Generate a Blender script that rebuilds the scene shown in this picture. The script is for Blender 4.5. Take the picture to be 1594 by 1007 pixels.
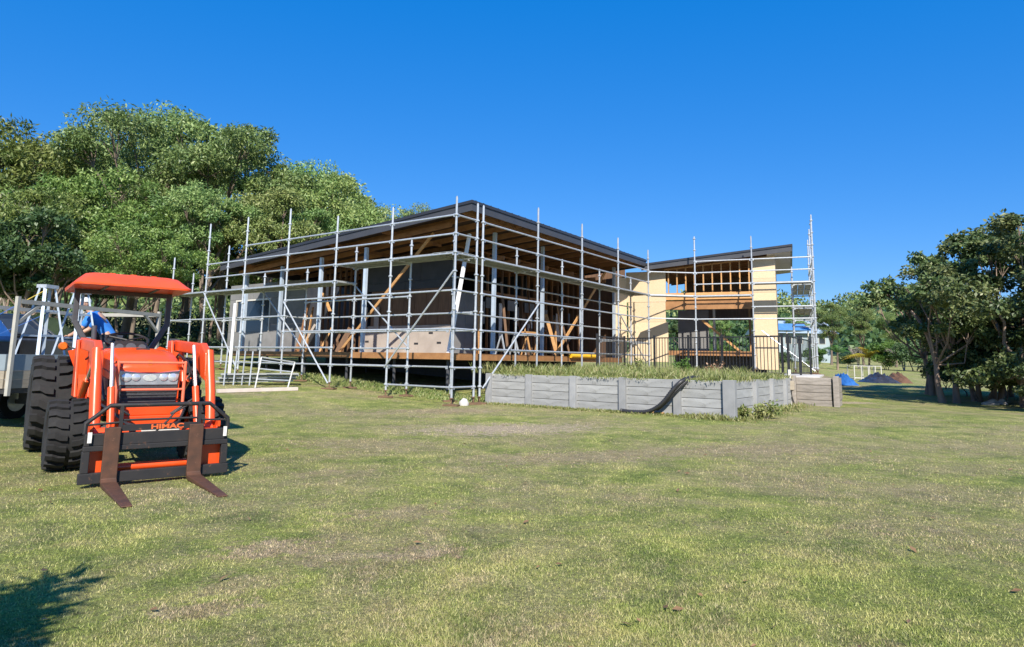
import bpy, bmesh, math, random
import numpy as np
from mathutils import Vector, Matrix

for o in list(bpy.data.objects): bpy.data.objects.remove(o, do_unlink=True)
scene = bpy.context.scene
COL = scene.collection
V = Vector

# ------------------------------------------------------------------ camera
IW, IH = 1594.0, 1007.0                      # size of the photograph in pixels
FPX, PITCH, ROLL, CY, ZC = 1024.2925, 0.13630738, 0.01646679, 420.0, 0.21687
ZO = 1.08                                    # scaffold datum above the lawn in front
CAMZ = ZC + ZO
cp, sp_, cr, sr = math.cos(PITCH), math.sin(PITCH), math.cos(ROLL), math.sin(ROLL)
CF = V((0, cp, sp_)); _R = V((1, 0, 0)); _U = V((0, -sp_, cp))
CR = cr*_R + sr*_U; CU = -sr*_R + cr*_U
cam_data = bpy.data.cameras.new('camera'); cam = bpy.data.objects.new('camera', cam_data); COL.objects.link(cam)
m = Matrix((CR, CU, -CF)).transposed().to_4x4(); m.translation = V((0, 0, CAMZ)); cam.matrix_world = m
cam_data.sensor_fit = 'HORIZONTAL'; cam_data.sensor_width = 36.0
cam_data.lens = FPX/IW*36.0
cam_data.shift_y = (CY - IH/2)/IW
cam_data.clip_start = 0.05; cam_data.clip_end = 4000
scene.camera = cam
scene.render.resolution_x, scene.render.resolution_y = 1024, 647

# ------------------------------------------------------------------ light
SUN_EL, SUN_AZ = math.radians(39), math.radians(3.5)      # azimuth: to the right of straight behind the camera
SUN = V((math.sin(SUN_AZ)*math.cos(SUN_EL), -math.cos(SUN_AZ)*math.cos(SUN_EL), math.sin(SUN_EL)))
world = bpy.data.worlds.new('World'); scene.world = world; world.use_nodes = True
wn = world.node_tree; wn.nodes.clear()
sky = wn.nodes.new('ShaderNodeTexSky'); sky.sky_type = 'NISHITA'; sky.sun_disc = False
sky.sun_elevation = SUN_EL; sky.sun_rotation = math.pi - SUN_AZ
sky.air_density = 1.0; sky.dust_density = 0.15; sky.ozone_density = 4.0; sky.altitude = 0
hsv = wn.nodes.new('ShaderNodeHueSaturation'); hsv.inputs['Hue'].default_value = 0.502; hsv.inputs['Saturation'].default_value = 1.145; hsv.inputs['Value'].default_value = 1.0
bg = wn.nodes.new('ShaderNodeBackground'); bg.inputs['Strength'].default_value = 0.096
wo = wn.nodes.new('ShaderNodeOutputWorld')
smx = wn.nodes.new('ShaderNodeMix'); smx.data_type = 'RGBA'; smx.inputs[0].default_value = 0.56; smx.inputs[7].default_value = (0.34, 1.80, 5.3, 1)
wn.links.new(sky.outputs[0], smx.inputs[6]); wn.links.new(smx.outputs[2], hsv.inputs['Color']); wn.links.new(hsv.outputs[0], bg.inputs['Color']); wn.links.new(bg.outputs[0], wo.inputs['Surface'])
sd = bpy.data.lights.new('sun', 'SUN'); sd.energy = 4.6; sd.angle = math.radians(0.53); sd.color = (1.0, 0.93, 0.82)
so = bpy.data.objects.new('sun', sd); COL.objects.link(so); so.rotation_euler = SUN.to_track_quat('Z', 'Y').to_euler(); so.location = (6, -12, 20)
scene.view_settings.view_transform = 'Standard'; scene.view_settings.look = 'None'
scene.view_settings.exposure = 0.8; scene.view_settings.gamma = 1.0; scene.view_settings.use_curve_mapping = False

# ------------------------------------------------------------------ where a pixel of the photograph points
def ray(px, py): return CF + CR*((px - IW/2)/FPX) - CU*((py - CY)/FPX)
S0 = V((-1.48751, 17.01898)); AA = 0.6174088
dA = V((-math.cos(AA), math.sin(AA))); dB = V((math.sin(AA), math.cos(AA)))
def H(u, v, z): p = S0 + dA*u + dB*v; return V((p.x, p.y, z + ZO))     # house frame: u along the front, v along the side
def on_v(px, py, v):
    d = ray(px, py); n = dB; t = (n.dot(S0 + n*v))/(n.x*d.x + n.y*d.y); P = d*t
    return (V((P.x, P.y)) - S0).dot(dA), P.z + ZC
def on_u(px, py, u):
    d = ray(px, py); n = dA; t = (n.dot(S0 + n*u))/(n.x*d.x + n.y*d.y); P = d*t
    return (V((P.x, P.y)) - S0).dot(dB), P.z + ZC
def at_y(px, py, Y):
    d = ray(px, py); P = d*(Y/d.y); return V((P.x, P.y, P.z + CAMZ))
def sstep(t):
    t = np.clip(t, 0, 1); return t*t*(3 - 2*t)
def gh(x, y):
    x = np.asarray(x, float); y = np.asarray(y, float)
    u = (x - S0.x)*dA.x + (y - S0.y)*dA.y
    z = 0.13*sstep((y - 9)/8)
    z = z + 0.05*np.clip(u, 0, 16)*sstep((y - 13)/6)
    z = z + 0.018*np.clip(y - 20, 0, 200)
    z = z + 0.06*np.clip(y - 36, 0, 90)*sstep((6 - x)/26)
    z = z + 0.012*np.sin(x*0.9 + 1.3*np.sin(y*0.5))*np.sin(y*0.7 + 0.6) + 0.02*np.sin(x*0.23 + y*0.31)
    return z
def G(x, y): return float(gh(x, y))
def at_ground(px, py):
    d = ray(px, py); t = 1.5
    while t < 400:
        P = d*t
        if P.z + CAMZ < G(P.x, P.y): break
        t *= 1.004
    P = d*t; return V((P.x, P.y, G(P.x, P.y)))

# ------------------------------------------------------------------ materials
MATS = {}
def mk(name):
    mt = bpy.data.materials.new(name); mt.use_nodes = True; nt = mt.node_tree; nt.nodes.clear()
    out = nt.nodes.new('ShaderNodeOutputMaterial'); b = nt.nodes.new('ShaderNodeBsdfPrincipled')
    nt.links.new(b.outputs[0], out.inputs[0]); MATS[name] = mt
    return mt, nt, b, out
def N(nt, t, **kw):
    n = nt.nodes.new(t)
    for k, v in kw.items(): setattr(n, k, v)
    return n
def ramp(nt, fac, stops):
    r = N(nt, 'ShaderNodeValToRGB'); els = r.color_ramp.elements
    while len(els) < len(stops): els.new(0.5)
    for e, (p, c) in zip(els, stops): e.position = p; e.color = (*c, 1) if len(c) == 3 else c
    nt.links.new(fac, r.inputs[0]); return r.outputs[0]
def noise(nt, vec, scale, detail=4, rough=0.55, dist=0.0):
    n = N(nt, 'ShaderNodeTexNoise'); n.inputs['Scale'].default_value = scale; n.inputs['Detail'].default_value = detail
    n.inputs['Roughness'].default_value = rough; n.inputs['Distortion'].default_value = dist
    if vec is not None: nt.links.new(vec, n.inputs['Vector'])
    return n.outputs[0]
def mixc(nt, fac, a, b, mode='MIX'):
    n = N(nt, 'ShaderNodeMix', data_type='RGBA', blend_type=mode)
    for s, v in ((n.inputs[0], fac), (n.inputs[6], a), (n.inputs[7], b)):
        if hasattr(v, 'is_linked') or isinstance(v, bpy.types.NodeSocket): nt.links.new(v, s)
        elif isinstance(v, (int, float)): s.default_value = v
        else: s.default_value = (*v, 1)
    return n.outputs[2]
def mth(nt, op, a, b=None, clamp=False):
    n = N(nt, 'ShaderNodeMath', operation=op); n.use_clamp = clamp
    for i, v in enumerate((a, b)):
        if v is None: continue
        if isinstance(v, (int, float)): n.inputs[i].default_value = v
        else: nt.links.new(v, n.inputs[i])
    return n.outputs[0]
def simple(name, c1, c2=None, scale=6.0, rough=0.6, metal=0.0, bump=0.0, stretch=None, rvar=0.12, spots=None, coat=0.0, coord='Object', isl=0.0):
    mt, nt, b, out = mk(name); c2 = c2 or tuple(x*0.75 for x in c1)
    tc = N(nt, 'ShaderNodeTexCoord'); vec = tc.outputs[coord]
    if coord == 'World':
        pass
    if stretch:
        mp = N(nt, 'ShaderNodeMapping'); mp.inputs['Scale'].default_value = stretch; nt.links.new(vec, mp.inputs[0]); vec = mp.outputs[0]
    n1 = noise(nt, vec, scale, 5)
    col = ramp(nt, n1, [(0.3, c1), (0.7, c2)])
    if spots:
        n2 = noise(nt, vec, scale*spots[1], 6, 0.7); f = ramp(nt, n2, [(spots[2], (0, 0, 0)), (min(spots[2]+0.12, 1), (1, 1, 1))])
        col = mixc(nt, f, col, spots[0])
    oi = N(nt, 'ShaderNodeObjectInfo')
    v = mth(nt, 'MULTIPLY_ADD', oi.outputs['Random'], 0.22); v.node.inputs[2].default_value = 0.89
    hs = N(nt, 'ShaderNodeHueSaturation'); nt.links.new(col, hs.inputs['Color']); nt.links.new(v, hs.inputs['Value'])
    nt.links.new(hs.outputs[0], b.inputs['Base Color'])
    n3 = noise(nt, vec, scale*3, 3); rr = mth(nt, 'MULTIPLY_ADD', n3, 2*rvar); rr.node.inputs[2].default_value = rough - rvar
    nt.links.new(rr, b.inputs['Roughness']); b.inputs['Metallic'].default_value = metal
    if coat: b.inputs['Coat Weight'].default_value = coat; b.inputs['Coat Roughness'].default_value = 0.15
    if bump:
        bp = N(nt, 'ShaderNodeBump'); bp.inputs['Strength'].default_value = bump; bp.inputs['Distance'].default_value = 0.01
        nt.links.new(noise(nt, vec, scale*4, 6, 0.65), bp.inputs['Height']); nt.links.new(bp.outputs[0], b.inputs['Normal'])
    return mt
GALV = simple('galvanised_steel', (0.57, 0.60, 0.63), (0.42, 0.45, 0.48), 9, 0.42, 0.45, 0.05, spots=((0.30, 0.30, 0.30), 3, 0.68))
GALVP = simple('galvanised_plank', (0.40, 0.41, 0.40), (0.29, 0.30, 0.29), 5, 0.55, 0.3, 0.1, spots=((0.28, 0.25, 0.21), 2.2, 0.6))
COLSTEEL = simple('column_steel', (0.50, 0.58, 0.68), (0.40, 0.48, 0.58), 4, 0.45, 0.15, 0.03)
RUSTJACK = simple('rusty_jack', (0.20, 0.12, 0.07), (0.13, 0.08, 0.05), 14, 0.85, 0.2, 0.2)
TIMBER = simple('pine_timber', (0.58, 0.33, 0.13), (0.42, 0.21, 0.08), 5, 0.7, 0, 0.12, stretch=(1, 1, 6))
RAFTER = simple('rafter_timber', (0.33, 0.16, 0.065), (0.22, 0.10, 0.042), 5, 0.7, 0, 0.12)
EDGE = simple('edge_timber', (0.36, 0.18, 0.07), (0.24, 0.115, 0.045), 3.5, 0.65, 0, 0.12, spots=((0.20, 0.09, 0.04), 3, 0.66))
UNDER = simple('roof_underlay', (0.05, 0.028, 0.018), (0.035, 0.02, 0.014), 2, 0.8, 0, 0.05)
OSB = simple('osb_sheet', (0.66, 0.52, 0.345), (0.56, 0.43, 0.27), 22, 0.75, 0, 0.12, spots=((0.56, 0.39, 0.21), 1.4, 0.64))
BROWNPLY = simple('brown_ply', (0.20, 0.11, 0.06), (0.125, 0.07, 0.04), 3, 0.75, 0, 0.08, stretch=(6, 6, 0.7))
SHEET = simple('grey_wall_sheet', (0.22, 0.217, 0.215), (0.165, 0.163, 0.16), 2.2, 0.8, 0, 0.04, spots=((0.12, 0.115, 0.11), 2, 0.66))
SHEETB = simple('beige_wall_sheet', (0.44, 0.385, 0.335), (0.35, 0.30, 0.26), 2.2, 0.8, 0, 0.04, spots=((0.46, 0.38, 0.31), 2.2, 0.68))
PRINT = simple('black_print', (0.03, 0.03, 0.035), None, 4, 0.8)
WRAPSHADE = simple('black_wrap_and_shade', (0.03, 0.032, 0.036), (0.05, 0.05, 0.055), 3, 0.5, 0, 0.2)
ROOFM = simple('dark_roof_steel', (0.045, 0.046, 0.053), (0.036, 0.037, 0.043), 1.5, 0.38, 0.25, 0.02)
FASCIAM = simple('grey_fascia', (0.062, 0.063, 0.07), (0.05, 0.051, 0.057), 1.5, 0.45, 0.1, 0.02)
SOFFIT = simple('soffit_sheet', (0.52, 0.49, 0.47), (0.46, 0.44, 0.42), 2, 0.8)
CONC = simple('concrete_sleeper', (0.36, 0.365, 0.36), (0.26, 0.263, 0.26), 2.2, 0.85, 0, 0.25, stretch=(1, 1, 2.5), spots=((0.16, 0.155, 0.14), 2.6, 0.58))
CONCP = simple('concrete_post', (0.30, 0.305, 0.31), (0.24, 0.245, 0.25), 4, 0.85, 0, 0.2)
SLAB = simple('concrete_slab', (0.62, 0.60, 0.56), (0.50, 0.48, 0.45), 5, 0.9, 0, 0.2)
WEATHER = simple('weathered_sleeper', (0.34, 0.30, 0.26), (0.22, 0.195, 0.165), 4, 0.85, 0, 0.35, stretch=(1, 1, 5), spots=((0.11, 0.09, 0.075), 3, 0.60))
BLACKPC = simple('black_powdercoat', (0.02, 0.02, 0.022), (0.03, 0.03, 0.032), 6, 0.35)
BLACKPIPE = simple('black_poly_pipe', (0.022, 0.022, 0.024), (0.035, 0.035, 0.037), 6, 0.45, 0, 0.1)
WHITEP = simple('white_paint', (0.60, 0.58, 0.53), (0.50, 0.48, 0.43), 4, 0.5, 0, 0.05, spots=((0.5, 0.45, 0.38), 3, 0.7))
PVC = simple('white_pvc', (0.82, 0.82, 0.82), (0.76, 0.76, 0.77), 4, 0.35)
PALEPLANK = simple('pale_plank', (0.56, 0.49, 0.44), (0.47, 0.40, 0.35), 4, 0.7, 0, 0.1)
ORANGE = simple('orange_paint', (0.77, 0.085, 0.012), (0.68, 0.068, 0.011), 3, 0.36, 0, 0.02, spots=((0.36, 0.12, 0.055), 5, 0.64), coat=0.15)
CANOPYM = simple('orange_fibreglass', (0.80, 0.088, 0.012), (0.72, 0.072, 0.011), 2, 0.42, 0, 0.03)
TYRE = simple('tyre_rubber', (0.009, 0.009, 0.010), (0.018, 0.018, 0.018), 5, 0.86, 0, 0.25, spots=((0.06, 0.054, 0.045), 3, 0.70))
BLACKFRAME = simple('scuffed_black_paint', (0.010, 0.010, 0.012), (0.019, 0.017, 0.017), 7, 0.7, 0, 0.1, spots=((0.13, 0.058, 0.028), 1.8, 0.60))
RUSTFORK = simple('rusted_fork_steel', (0.115, 0.052, 0.03), (0.06, 0.033, 0.022), 9, 0.65, 0.25, 0.2, spots=((0.30, 0.15, 0.09), 2.5, 0.64))
DARKMECH = simple('oily_dark_metal', (0.03, 0.03, 0.032), (0.06, 0.055, 0.05), 8, 0.55, 0.3, 0.15)
CHROME = simple('chrome_rod', (0.62, 0.61, 0.60), (0.52, 0.51, 0.50), 5, 0.32, 0.6)
LENS = simple('clear_lens', (0.55, 0.60, 0.66), (0.75, 0.78, 0.82), 16, 0.10, 0.55)
GRILLEM = simple('grille_mesh', (0.025, 0.025, 0.027), (0.06, 0.06, 0.065), 60, 0.5, 0.2, 0.4)
AMBER = simple('amber_lens', (0.62, 0.14, 0.01), (0.45, 0.10, 0.01), 6, 0.2)
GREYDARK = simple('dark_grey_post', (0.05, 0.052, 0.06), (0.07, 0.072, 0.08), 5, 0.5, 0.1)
SEATM = simple('black_vinyl', (0.025, 0.025, 0.027), None, 6, 0.5, 0, 0.1)
LABELW = simple('white_label', (0.72, 0.70, 0.66), (0.55, 0.53, 0.5), 14, 0.5)
LETTER = simple('orange_lettering', (0.72, 0.13, 0.03), None, 5, 0.5)
RACK = simple('dull_rack_paint', (0.40, 0.385, 0.34), (0.31, 0.30, 0.265), 4, 0.6, 0, 0.05)
TRAILP = simple('trailer_panel', (0.25, 0.30, 0.33), (0.20, 0.24, 0.27), 3, 0.5, 0.1, 0.05)
CREAM = simple('cream_boards', (0.32, 0.275, 0.21), (0.24, 0.205, 0.155), 4, 0.7, 0, 0.1, stretch=(1, 1, 4))
STRAPB = simple('blue_strap', (0.05, 0.14, 0.42), None, 8, 0.7)
STRAPY = simple('yellow_strap', (0.75, 0.55, 0.08), None, 8, 0.7)
BLUETARP = simple('blue_tarpaulin', (0.03, 0.14, 0.42), (0.02, 0.09, 0.30), 5, 0.45, 0, 0.3)
BLACKTARP = simple('black_plastic_sheet', (0.02, 0.02, 0.026), (0.05, 0.05, 0.06), 4, 0.25, 0, 0.6)
EARTH = simple('red_brown_earth', (0.16, 0.085, 0.05), (0.11, 0.06, 0.04), 5, 0.95, 0, 0.5)
CARBLACK = simple('black_car_paint', (0.012, 0.013, 0.015), None, 3, 0.2, 0, coat=0.8)
CARWHITE = simple('white_car_paint', (0.50, 0.51, 0.52), None, 3, 0.3, 0, coat=0.5)
GLASS = simple('dark_window_glass', (0.02, 0.025, 0.03), (0.03, 0.035, 0.04), 3, 0.08, 0, coat=0.6)
SHIRT = simple('blue_shirt_cloth', (0.03, 0.22, 0.66), (0.025, 0.17, 0.55), 7, 0.9, 0, 0.2)
TROUSER = simple('dark_work_shorts', (0.03, 0.035, 0.05), None, 7, 0.9)
SKIN = simple('skin', (0.48, 0.28, 0.19), (0.42, 0.24, 0.16), 6, 0.55)
CAPM = simple('pale_cap', (0.66, 0.65, 0.62), None, 7, 0.85)
HAIRM = simple('dark_hair', (0.03, 0.02, 0.015), None, 9, 0.7)
YELLOW = simple('yellow_tube', (0.80, 0.46, 0.02), (0.70, 0.38, 0.02), 4, 0.45)
ROCK = simple('pale_rock', (0.46, 0.42, 0.37), (0.32, 0.29, 0.26), 6, 0.9, 0, 0.5)
HOUSEW = simple('cottage_wall', (0.34, 0.42, 0.46), (0.29, 0.36, 0.40), 1.5, 0.8)
HOUSER = simple('pale_blue_roof', (0.42, 0.52, 0.60), (0.36, 0.46, 0.55), 1, 0.45, 0.2)
BARK = simple('tree_bark', (0.20, 0.155, 0.115), (0.11, 0.085, 0.065), 5, 0.9, 0, 0.6, stretch=(1, 1, 0.3), spots=((0.36, 0.32, 0.27), 1.6, 0.60))
PALEBARK = simple('pale_bark', (0.30, 0.225, 0.175), (0.16, 0.115, 0.09), 5, 0.9, 0, 0.5, stretch=(1, 1, 0.3), spots=((0.15, 0.11, 0.08), 2.0, 0.60))
TWIG = simple('bare_twigs', (0.36, 0.31, 0.27), (0.26, 0.22, 0.19), 5, 0.9)

def leafmat(name, a, b_, c, trans=0.25):
    mt, nt, b, out = mk(name)
    geo = N(nt, 'ShaderNodeNewGeometry'); at = N(nt, 'ShaderNodeAttribute'); at.attribute_name = 'clump'; oi = N(nt, 'ShaderNodeObjectInfo')
    f = mth(nt, 'ADD', mth(nt, 'MULTIPLY', geo.outputs['Random Per Island'], 0.45), mth(nt, 'MULTIPLY', at.outputs['Fac'], 0.55))
    col = ramp(nt, f, [(0.1, a), (0.5, b_), (0.92, c)])
    hs = N(nt, 'ShaderNodeHueSaturation'); nt.links.new(col, hs.inputs['Color'])
    hv = mth(nt, 'MULTIPLY_ADD', oi.outputs['Random'], 0.035); hv.node.inputs[2].default_value = 0.492; nt.links.new(hv, hs.inputs['Hue'])
    vv = mth(nt, 'MULTIPLY_ADD', oi.outputs['Random'], 0.35); vv.node.inputs[2].default_value = 0.82; nt.links.new(vv, hs.inputs['Value'])
    nt.links.new(hs.outputs[0], b.inputs['Base Color']); b.inputs['Roughness'].default_value = 0.5
    tr = N(nt, 'ShaderNodeBsdfTranslucent'); nt.links.new(hs.outputs[0], tr.inputs['Color'])
    mx = N(nt, 'ShaderNodeMixShader'); mx.inputs[0].default_value = trans
    nt.links.new(b.outputs[0], mx.inputs[1]); nt.links.new(tr.outputs[0], mx.inputs[2]); nt.links.new(mx.outputs[0], out.inputs[0])
    return mt
L_GUM = leafmat('gum_leaves', (0.075, 0.135, 0.038), (0.195, 0.285, 0.082), (0.350, 0.410, 0.145))
L_WATTLE = leafmat('wattle_leaves', (0.075, 0.125, 0.026), (0.165, 0.225, 0.050), (0.280, 0.325, 0.090))
L_YGUM = leafmat('yellow_green_leaves', (0.135, 0.205, 0.050), (0.250, 0.330, 0.095), (0.360, 0.400, 0.140))
L_FIG = leafmat('fig_leaves', (0.036, 0.072, 0.024), (0.110, 0.165, 0.050), (0.300, 0.330, 0.135), 0.25)
L_SHADE = leafmat('shaded_scrub_leaves', (0.020, 0.040, 0.016), (0.048, 0.080, 0.028), (0.090, 0.120, 0.045), 0.2)  # undergrowth leaves, darkened to hold the shade of the canopy above
L_DARK = leafmat('dark_leaves', (0.028, 0.060, 0.022), (0.070, 0.120, 0.038), (0.120, 0.180, 0.058))
L_BRIGHT = leafmat('bright_leaves', (0.050, 0.120, 0.020), (0.100, 0.200, 0.030), (0.180, 0.260, 0.050))
L_GOLD = leafmat('golden_fronds', (0.30, 0.22, 0.02), (0.48, 0.34, 0.03), (0.60, 0.44, 0.06))
L_WEED = leafmat('weed_leaves', (0.13, 0.19, 0.04), (0.26, 0.29, 0.09), (0.44, 0.39, 0.20), 0.3)
L_DEAD = leafmat('dead_leaves', (0.22, 0.12, 0.06), (0.36, 0.21, 0.11), (0.46, 0.30, 0.18))

def lawn_nodes(nt, blades):
    geo = N(nt, 'ShaderNodeNewGeometry'); pos = geo.outputs['Position']
    green = ramp(nt, noise(nt, pos, 1.7, 6, 0.65, 0.4), [(0.32, (0.165, 0.235, 0.055)), (0.5, (0.345, 0.400, 0.102)), (0.68, (0.570, 0.540, 0.195))])
    straw = ramp(nt, noise(nt, pos, 5.0, 5, 0.7), [(0.3, (0.33, 0.250, 0.145)), (0.7, (0.62, 0.495, 0.325))])
    # dry wear: broad patches, plus the worn spots the photograph shows
    big = noise(nt, pos, 0.42, 6, 0.68, 0.6)
    fd = ramp(nt, big, [(0.41, (0, 0, 0)), (0.60, (1, 1, 1))])
    fine = noise(nt, pos, 9.0, 4, 0.7)
    tot = mth(nt, 'MULTIPLY', fd, mth(nt, 'ADD', mth(nt, 'MULTIPLY', noise(nt, pos, 2.3, 5, 0.75), 1.3), -0.05))
    sand = None
    for (cx, cy, rx, ry, amt, ang) in WORN:
        mp = N(nt, 'ShaderNodeMapping', vector_type='TEXTURE'); mp.inputs['Location'].default_value = (cx, cy, 0)
        mp.inputs['Rotation'].default_value = (0, 0, ang); mp.inputs['Scale'].default_value = (rx, ry, 50); nt.links.new(pos, mp.inputs[0])
        ln = N(nt, 'ShaderNodeVectorMath', operation='LENGTH'); nt.links.new(mp.outputs[0], ln.inputs[0])
        wob = mth(nt, 'ADD', ln.outputs['Value'], mth(nt, 'MULTIPLY', mth(nt, 'SUBTRACT', noise(nt, pos, 7.0, 8, 0.85), 0.5), 4.2))
        bl = ramp(nt, wob, [(0.45, (amt, amt, amt)), (0.85, (0, 0, 0))])
        tot = mth(nt, 'MAXIMUM', tot, bl)
        if amt >= 0.95: sand = bl if sand is None else mth(nt, 'MAXIMUM', sand, bl)
    tot = mth(nt, 'ADD', tot, mth(nt, 'MULTIPLY', mth(nt, 'SUBTRACT', fine, 0.5), 1.0), clamp=True)
    straw = mixc(nt, ramp(nt, sand, [(0.2, (0, 0, 0)), (0.9, (0.85, 0.85, 0.85))]), straw, (0.60, 0.49, 0.345))
    return geo, pos, green, straw, tot

# ------------------------------------------------------------------ mesh helpers
ORG = {}
class MB:
    def __init__(s): s.v = []; s.f = []; s.mi = []
    def face(s, idx, mi=0): s.f.append(tuple(idx)); s.mi.append(mi)
    def add(s, verts, faces, mi=0):
        n = len(s.v); s.v += [tuple(p) for p in verts]
        for f in faces: s.face([i + n for i in f], mi)
    def obox(s, c, hx, hy, hz, mi=0):            # half-axis vectors
        c = V(c); pts = [c + hx*a + hy*b + hz*d for d in (-1, 1) for b in (-1, 1) for a in (-1, 1)]
        fl = [(0, 2, 3, 1), (4, 5, 7, 6), (0, 1, 5, 4), (2, 6, 7, 3), (0, 4, 6, 2), (1, 3, 7, 5)]
        if hx.cross(hy).dot(hz) < 0: fl = [tuple(reversed(f)) for f in fl]
        s.add(pts, fl, mi)
    def box(s, x0, x1, y0, y1, z0, z1, mi=0):
        s.obox(((x0+x1)/2, (y0+y1)/2, (z0+z1)/2), V(((x1-x0)/2, 0, 0)), V((0, (y1-y0)/2, 0)), V((0, 0, (z1-z0)/2)), mi)
    def bar(s, p0, p1, w, h, up=V((0, 0, 1)), mi=0):   # beam from p0 to p1, width w, height h along up
        p0 = V(p0); p1 = V(p1); d = (p1 - p0); ax = d.normalized(); sd_ = ax.cross(up)
        if sd_.length < 1e-4: sd_ = ax.cross(V((1, 0, 0)))
        sd_.normalize(); u2 = sd_.cross(ax).normalized()
        s.obox((p0 + p1)/2, d/2, sd_*(w/2), u2*(h/2), mi)
    def tube(s, pts, r, n=8, cap=True, mi=0):
        pts = [V(p) for p in pts]; rs = r if isinstance(r, (list, tuple)) else [r]*len(pts)
        base = len(s.v); prev = None
        for i, p in enumerate(pts):
            t = (pts[min(i+1, len(pts)-1)] - pts[max(i-1, 0)]).normalized()
            if prev is None:
                a = t.cross(V((0, 0, 1)));  a = a if a.length > 1e-3 else t.cross(V((1, 0, 0)))
            else: a = prev - t*prev.dot(t)
            a.normalize(); prev = a; b = t.cross(a)
            for k in range(n):
                th = 2*math.pi*k/n; s.v.append(tuple(p + a*(rs[i]*math.cos(th)) + b*(rs[i]*math.sin(th))))
        for i in range(len(pts)-1):
            for k in range(n):
                k2 = (k+1) % n; s.face((base+i*n+k, base+i*n+k2, base+(i+1)*n+k2, base+(i+1)*n+k), mi)
        if cap:
            s.face(tuple(base + k for k in reversed(range(n))), mi); e = base + (len(pts)-1)*n; s.face(tuple(e + k for k in range(n)), mi)
    def loft(s, rings, cap=True, mi=0):
        base = len(s.v); n = len(rings[0])
        for r in rings: s.v += [tuple(p) for p in r]
        for i in range(len(rings)-1):
            for k in range(n):
                k2 = (k+1) % n; s.face((base+i*n+k, base+i*n+k2, base+(i+1)*n+k2, base+(i+1)*n+k), mi)
        if cap:
            s.face(tuple(base + k for k in reversed(range(n))), mi); e = base + (len(rings)-1)*n; s.face(tuple(e + k for k in range(n)), mi)
    def prism(s, poly, d, mi=0):                  # polygon (3D points) pushed by vector d
        n = len(poly); b = [V(p) for p in poly]; t = [p + d for p in b]; base = len(s.v)
        s.v += [tuple(p) for p in b + t]
        s.face(tuple(base + i for i in reversed(range(n))), mi); s.face(tuple(base + n + i for i in range(n)), mi)
        for i in range(n):
            j = (i+1) % n; s.face((base+i, base+j, base+n+j, base+n+i), mi)
    def build(s, name, mat, parent=None, smooth=None, bevel=0.0, origin=None):
        po = ORG.get(parent.name, V((0, 0, 0))) if parent else V((0, 0, 0))
        a = np.array(s.v, dtype=np.float64)
        if origin is None: c = V(((a.min(0) + a.max(0))/2).tolist())
        else: c = V(origin)
        me = bpy.data.meshes.new(name); me.from_pydata((a - np.array(c)).tolist(), [], s.f)
        mats = mat if isinstance(mat, (list, tuple)) else [mat]
        for q in mats: me.materials.append(q)
        if len(mats) > 1: me.polygons.foreach_set('material_index', s.mi)
        bm = bmesh.new(); bm.from_mesh(me); bmesh.ops.recalc_face_normals(bm, faces=bm.faces); bm.to_mesh(me); bm.free()
        if smooth:
            me.polygons.foreach_set('use_smooth', [True]*len(me.polygons)); me.set_sharp_from_angle(angle=math.radians(smooth))
        o = bpy.data.objects.new(name, me); COL.objects.link(o)
        if parent: o.parent = parent
        o.location = c - po; ORG[o.name] = c
        if bevel:
            bv = o.modifiers.new('bevel', 'BEVEL'); bv.width = bevel; bv.segments = 2; bv.limit_method = 'ANGLE'
        return o
def tag(o, label=None, cat=None, group=None, kind=None):
    if label: o['label'] = label
    if cat: o['category'] = cat
    if group: o['group'] = group
    if kind: o['kind'] = kind
    return o
def thing(name, label, cat, loc, rz=0.0, group=None, local=False):
    o = bpy.data.objects.new(name, None); COL.objects.link(o); o.location = loc; o.rotation_euler = (0, 0, rz); o.empty_display_size = 0.2
    ORG[o.name] = V((0, 0, 0)) if local else V(loc)
    return tag(o, label, cat, group)
def one(mat, name, parent, fn, **kw):
    b = MB(); fn(b); return b.build(name, mat, parent, **kw)
def share(src, parent, loc_root, rot=None, scale=None, name=None):   # a copy that shares src's mesh, placed in the root's frame
    c = bpy.data.objects.new(name or src.name.split('.')[0], src.data); COL.objects.link(c); c.parent = parent
    c.location = V(loc_root) - (ORG.get(parent.name, V((0, 0, 0))) if parent else V((0, 0, 0)))
    c.rotation_euler = rot if rot is not None else src.rotation_euler
    if scale is not None: c.scale = scale
    for md in src.modifiers:
        if md.type == 'BEVEL':
            nb = c.modifiers.new('bevel', 'BEVEL'); nb.width = md.width; nb.segments = md.segments; nb.limit_method = 'ANGLE'
    ORG[c.name] = V(loc_root)
    return c
def mesh_np(name, verts, quads, mats, parent=None, clump=None, loc=(0, 0, 0), tri=False):
    me = bpy.data.meshes.new(name); nv = len(verts); k = 3 if tri else 4; nf = len(quads)
    me.vertices.add(nv); me.vertices.foreach_set('co', np.asarray(verts, np.float32).ravel())
    me.loops.add(nf*k); me.loops.foreach_set('vertex_index', np.asarray(quads, np.int32).ravel())
    me.polygons.add(nf); me.polygons.foreach_set('loop_start', np.arange(0, nf*k, k, dtype=np.int32))
    try: me.polygons.foreach_set('loop_total', np.full(nf, k, np.int32))
    except Exception: pass
    me.update(calc_edges=True); me.materials.append(mats)
    if clump is not None:
        at = me.attributes.new('clump', 'FLOAT', 'FACE'); at.data.foreach_set('value', np.asarray(clump, np.float32))
    me.validate()
    o = bpy.data.objects.new(name, me); COL.objects.link(o); o.location = loc
    if parent: o.parent = parent
    return o
rng = np.random.default_rng(11)
random.seed(5)

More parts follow.
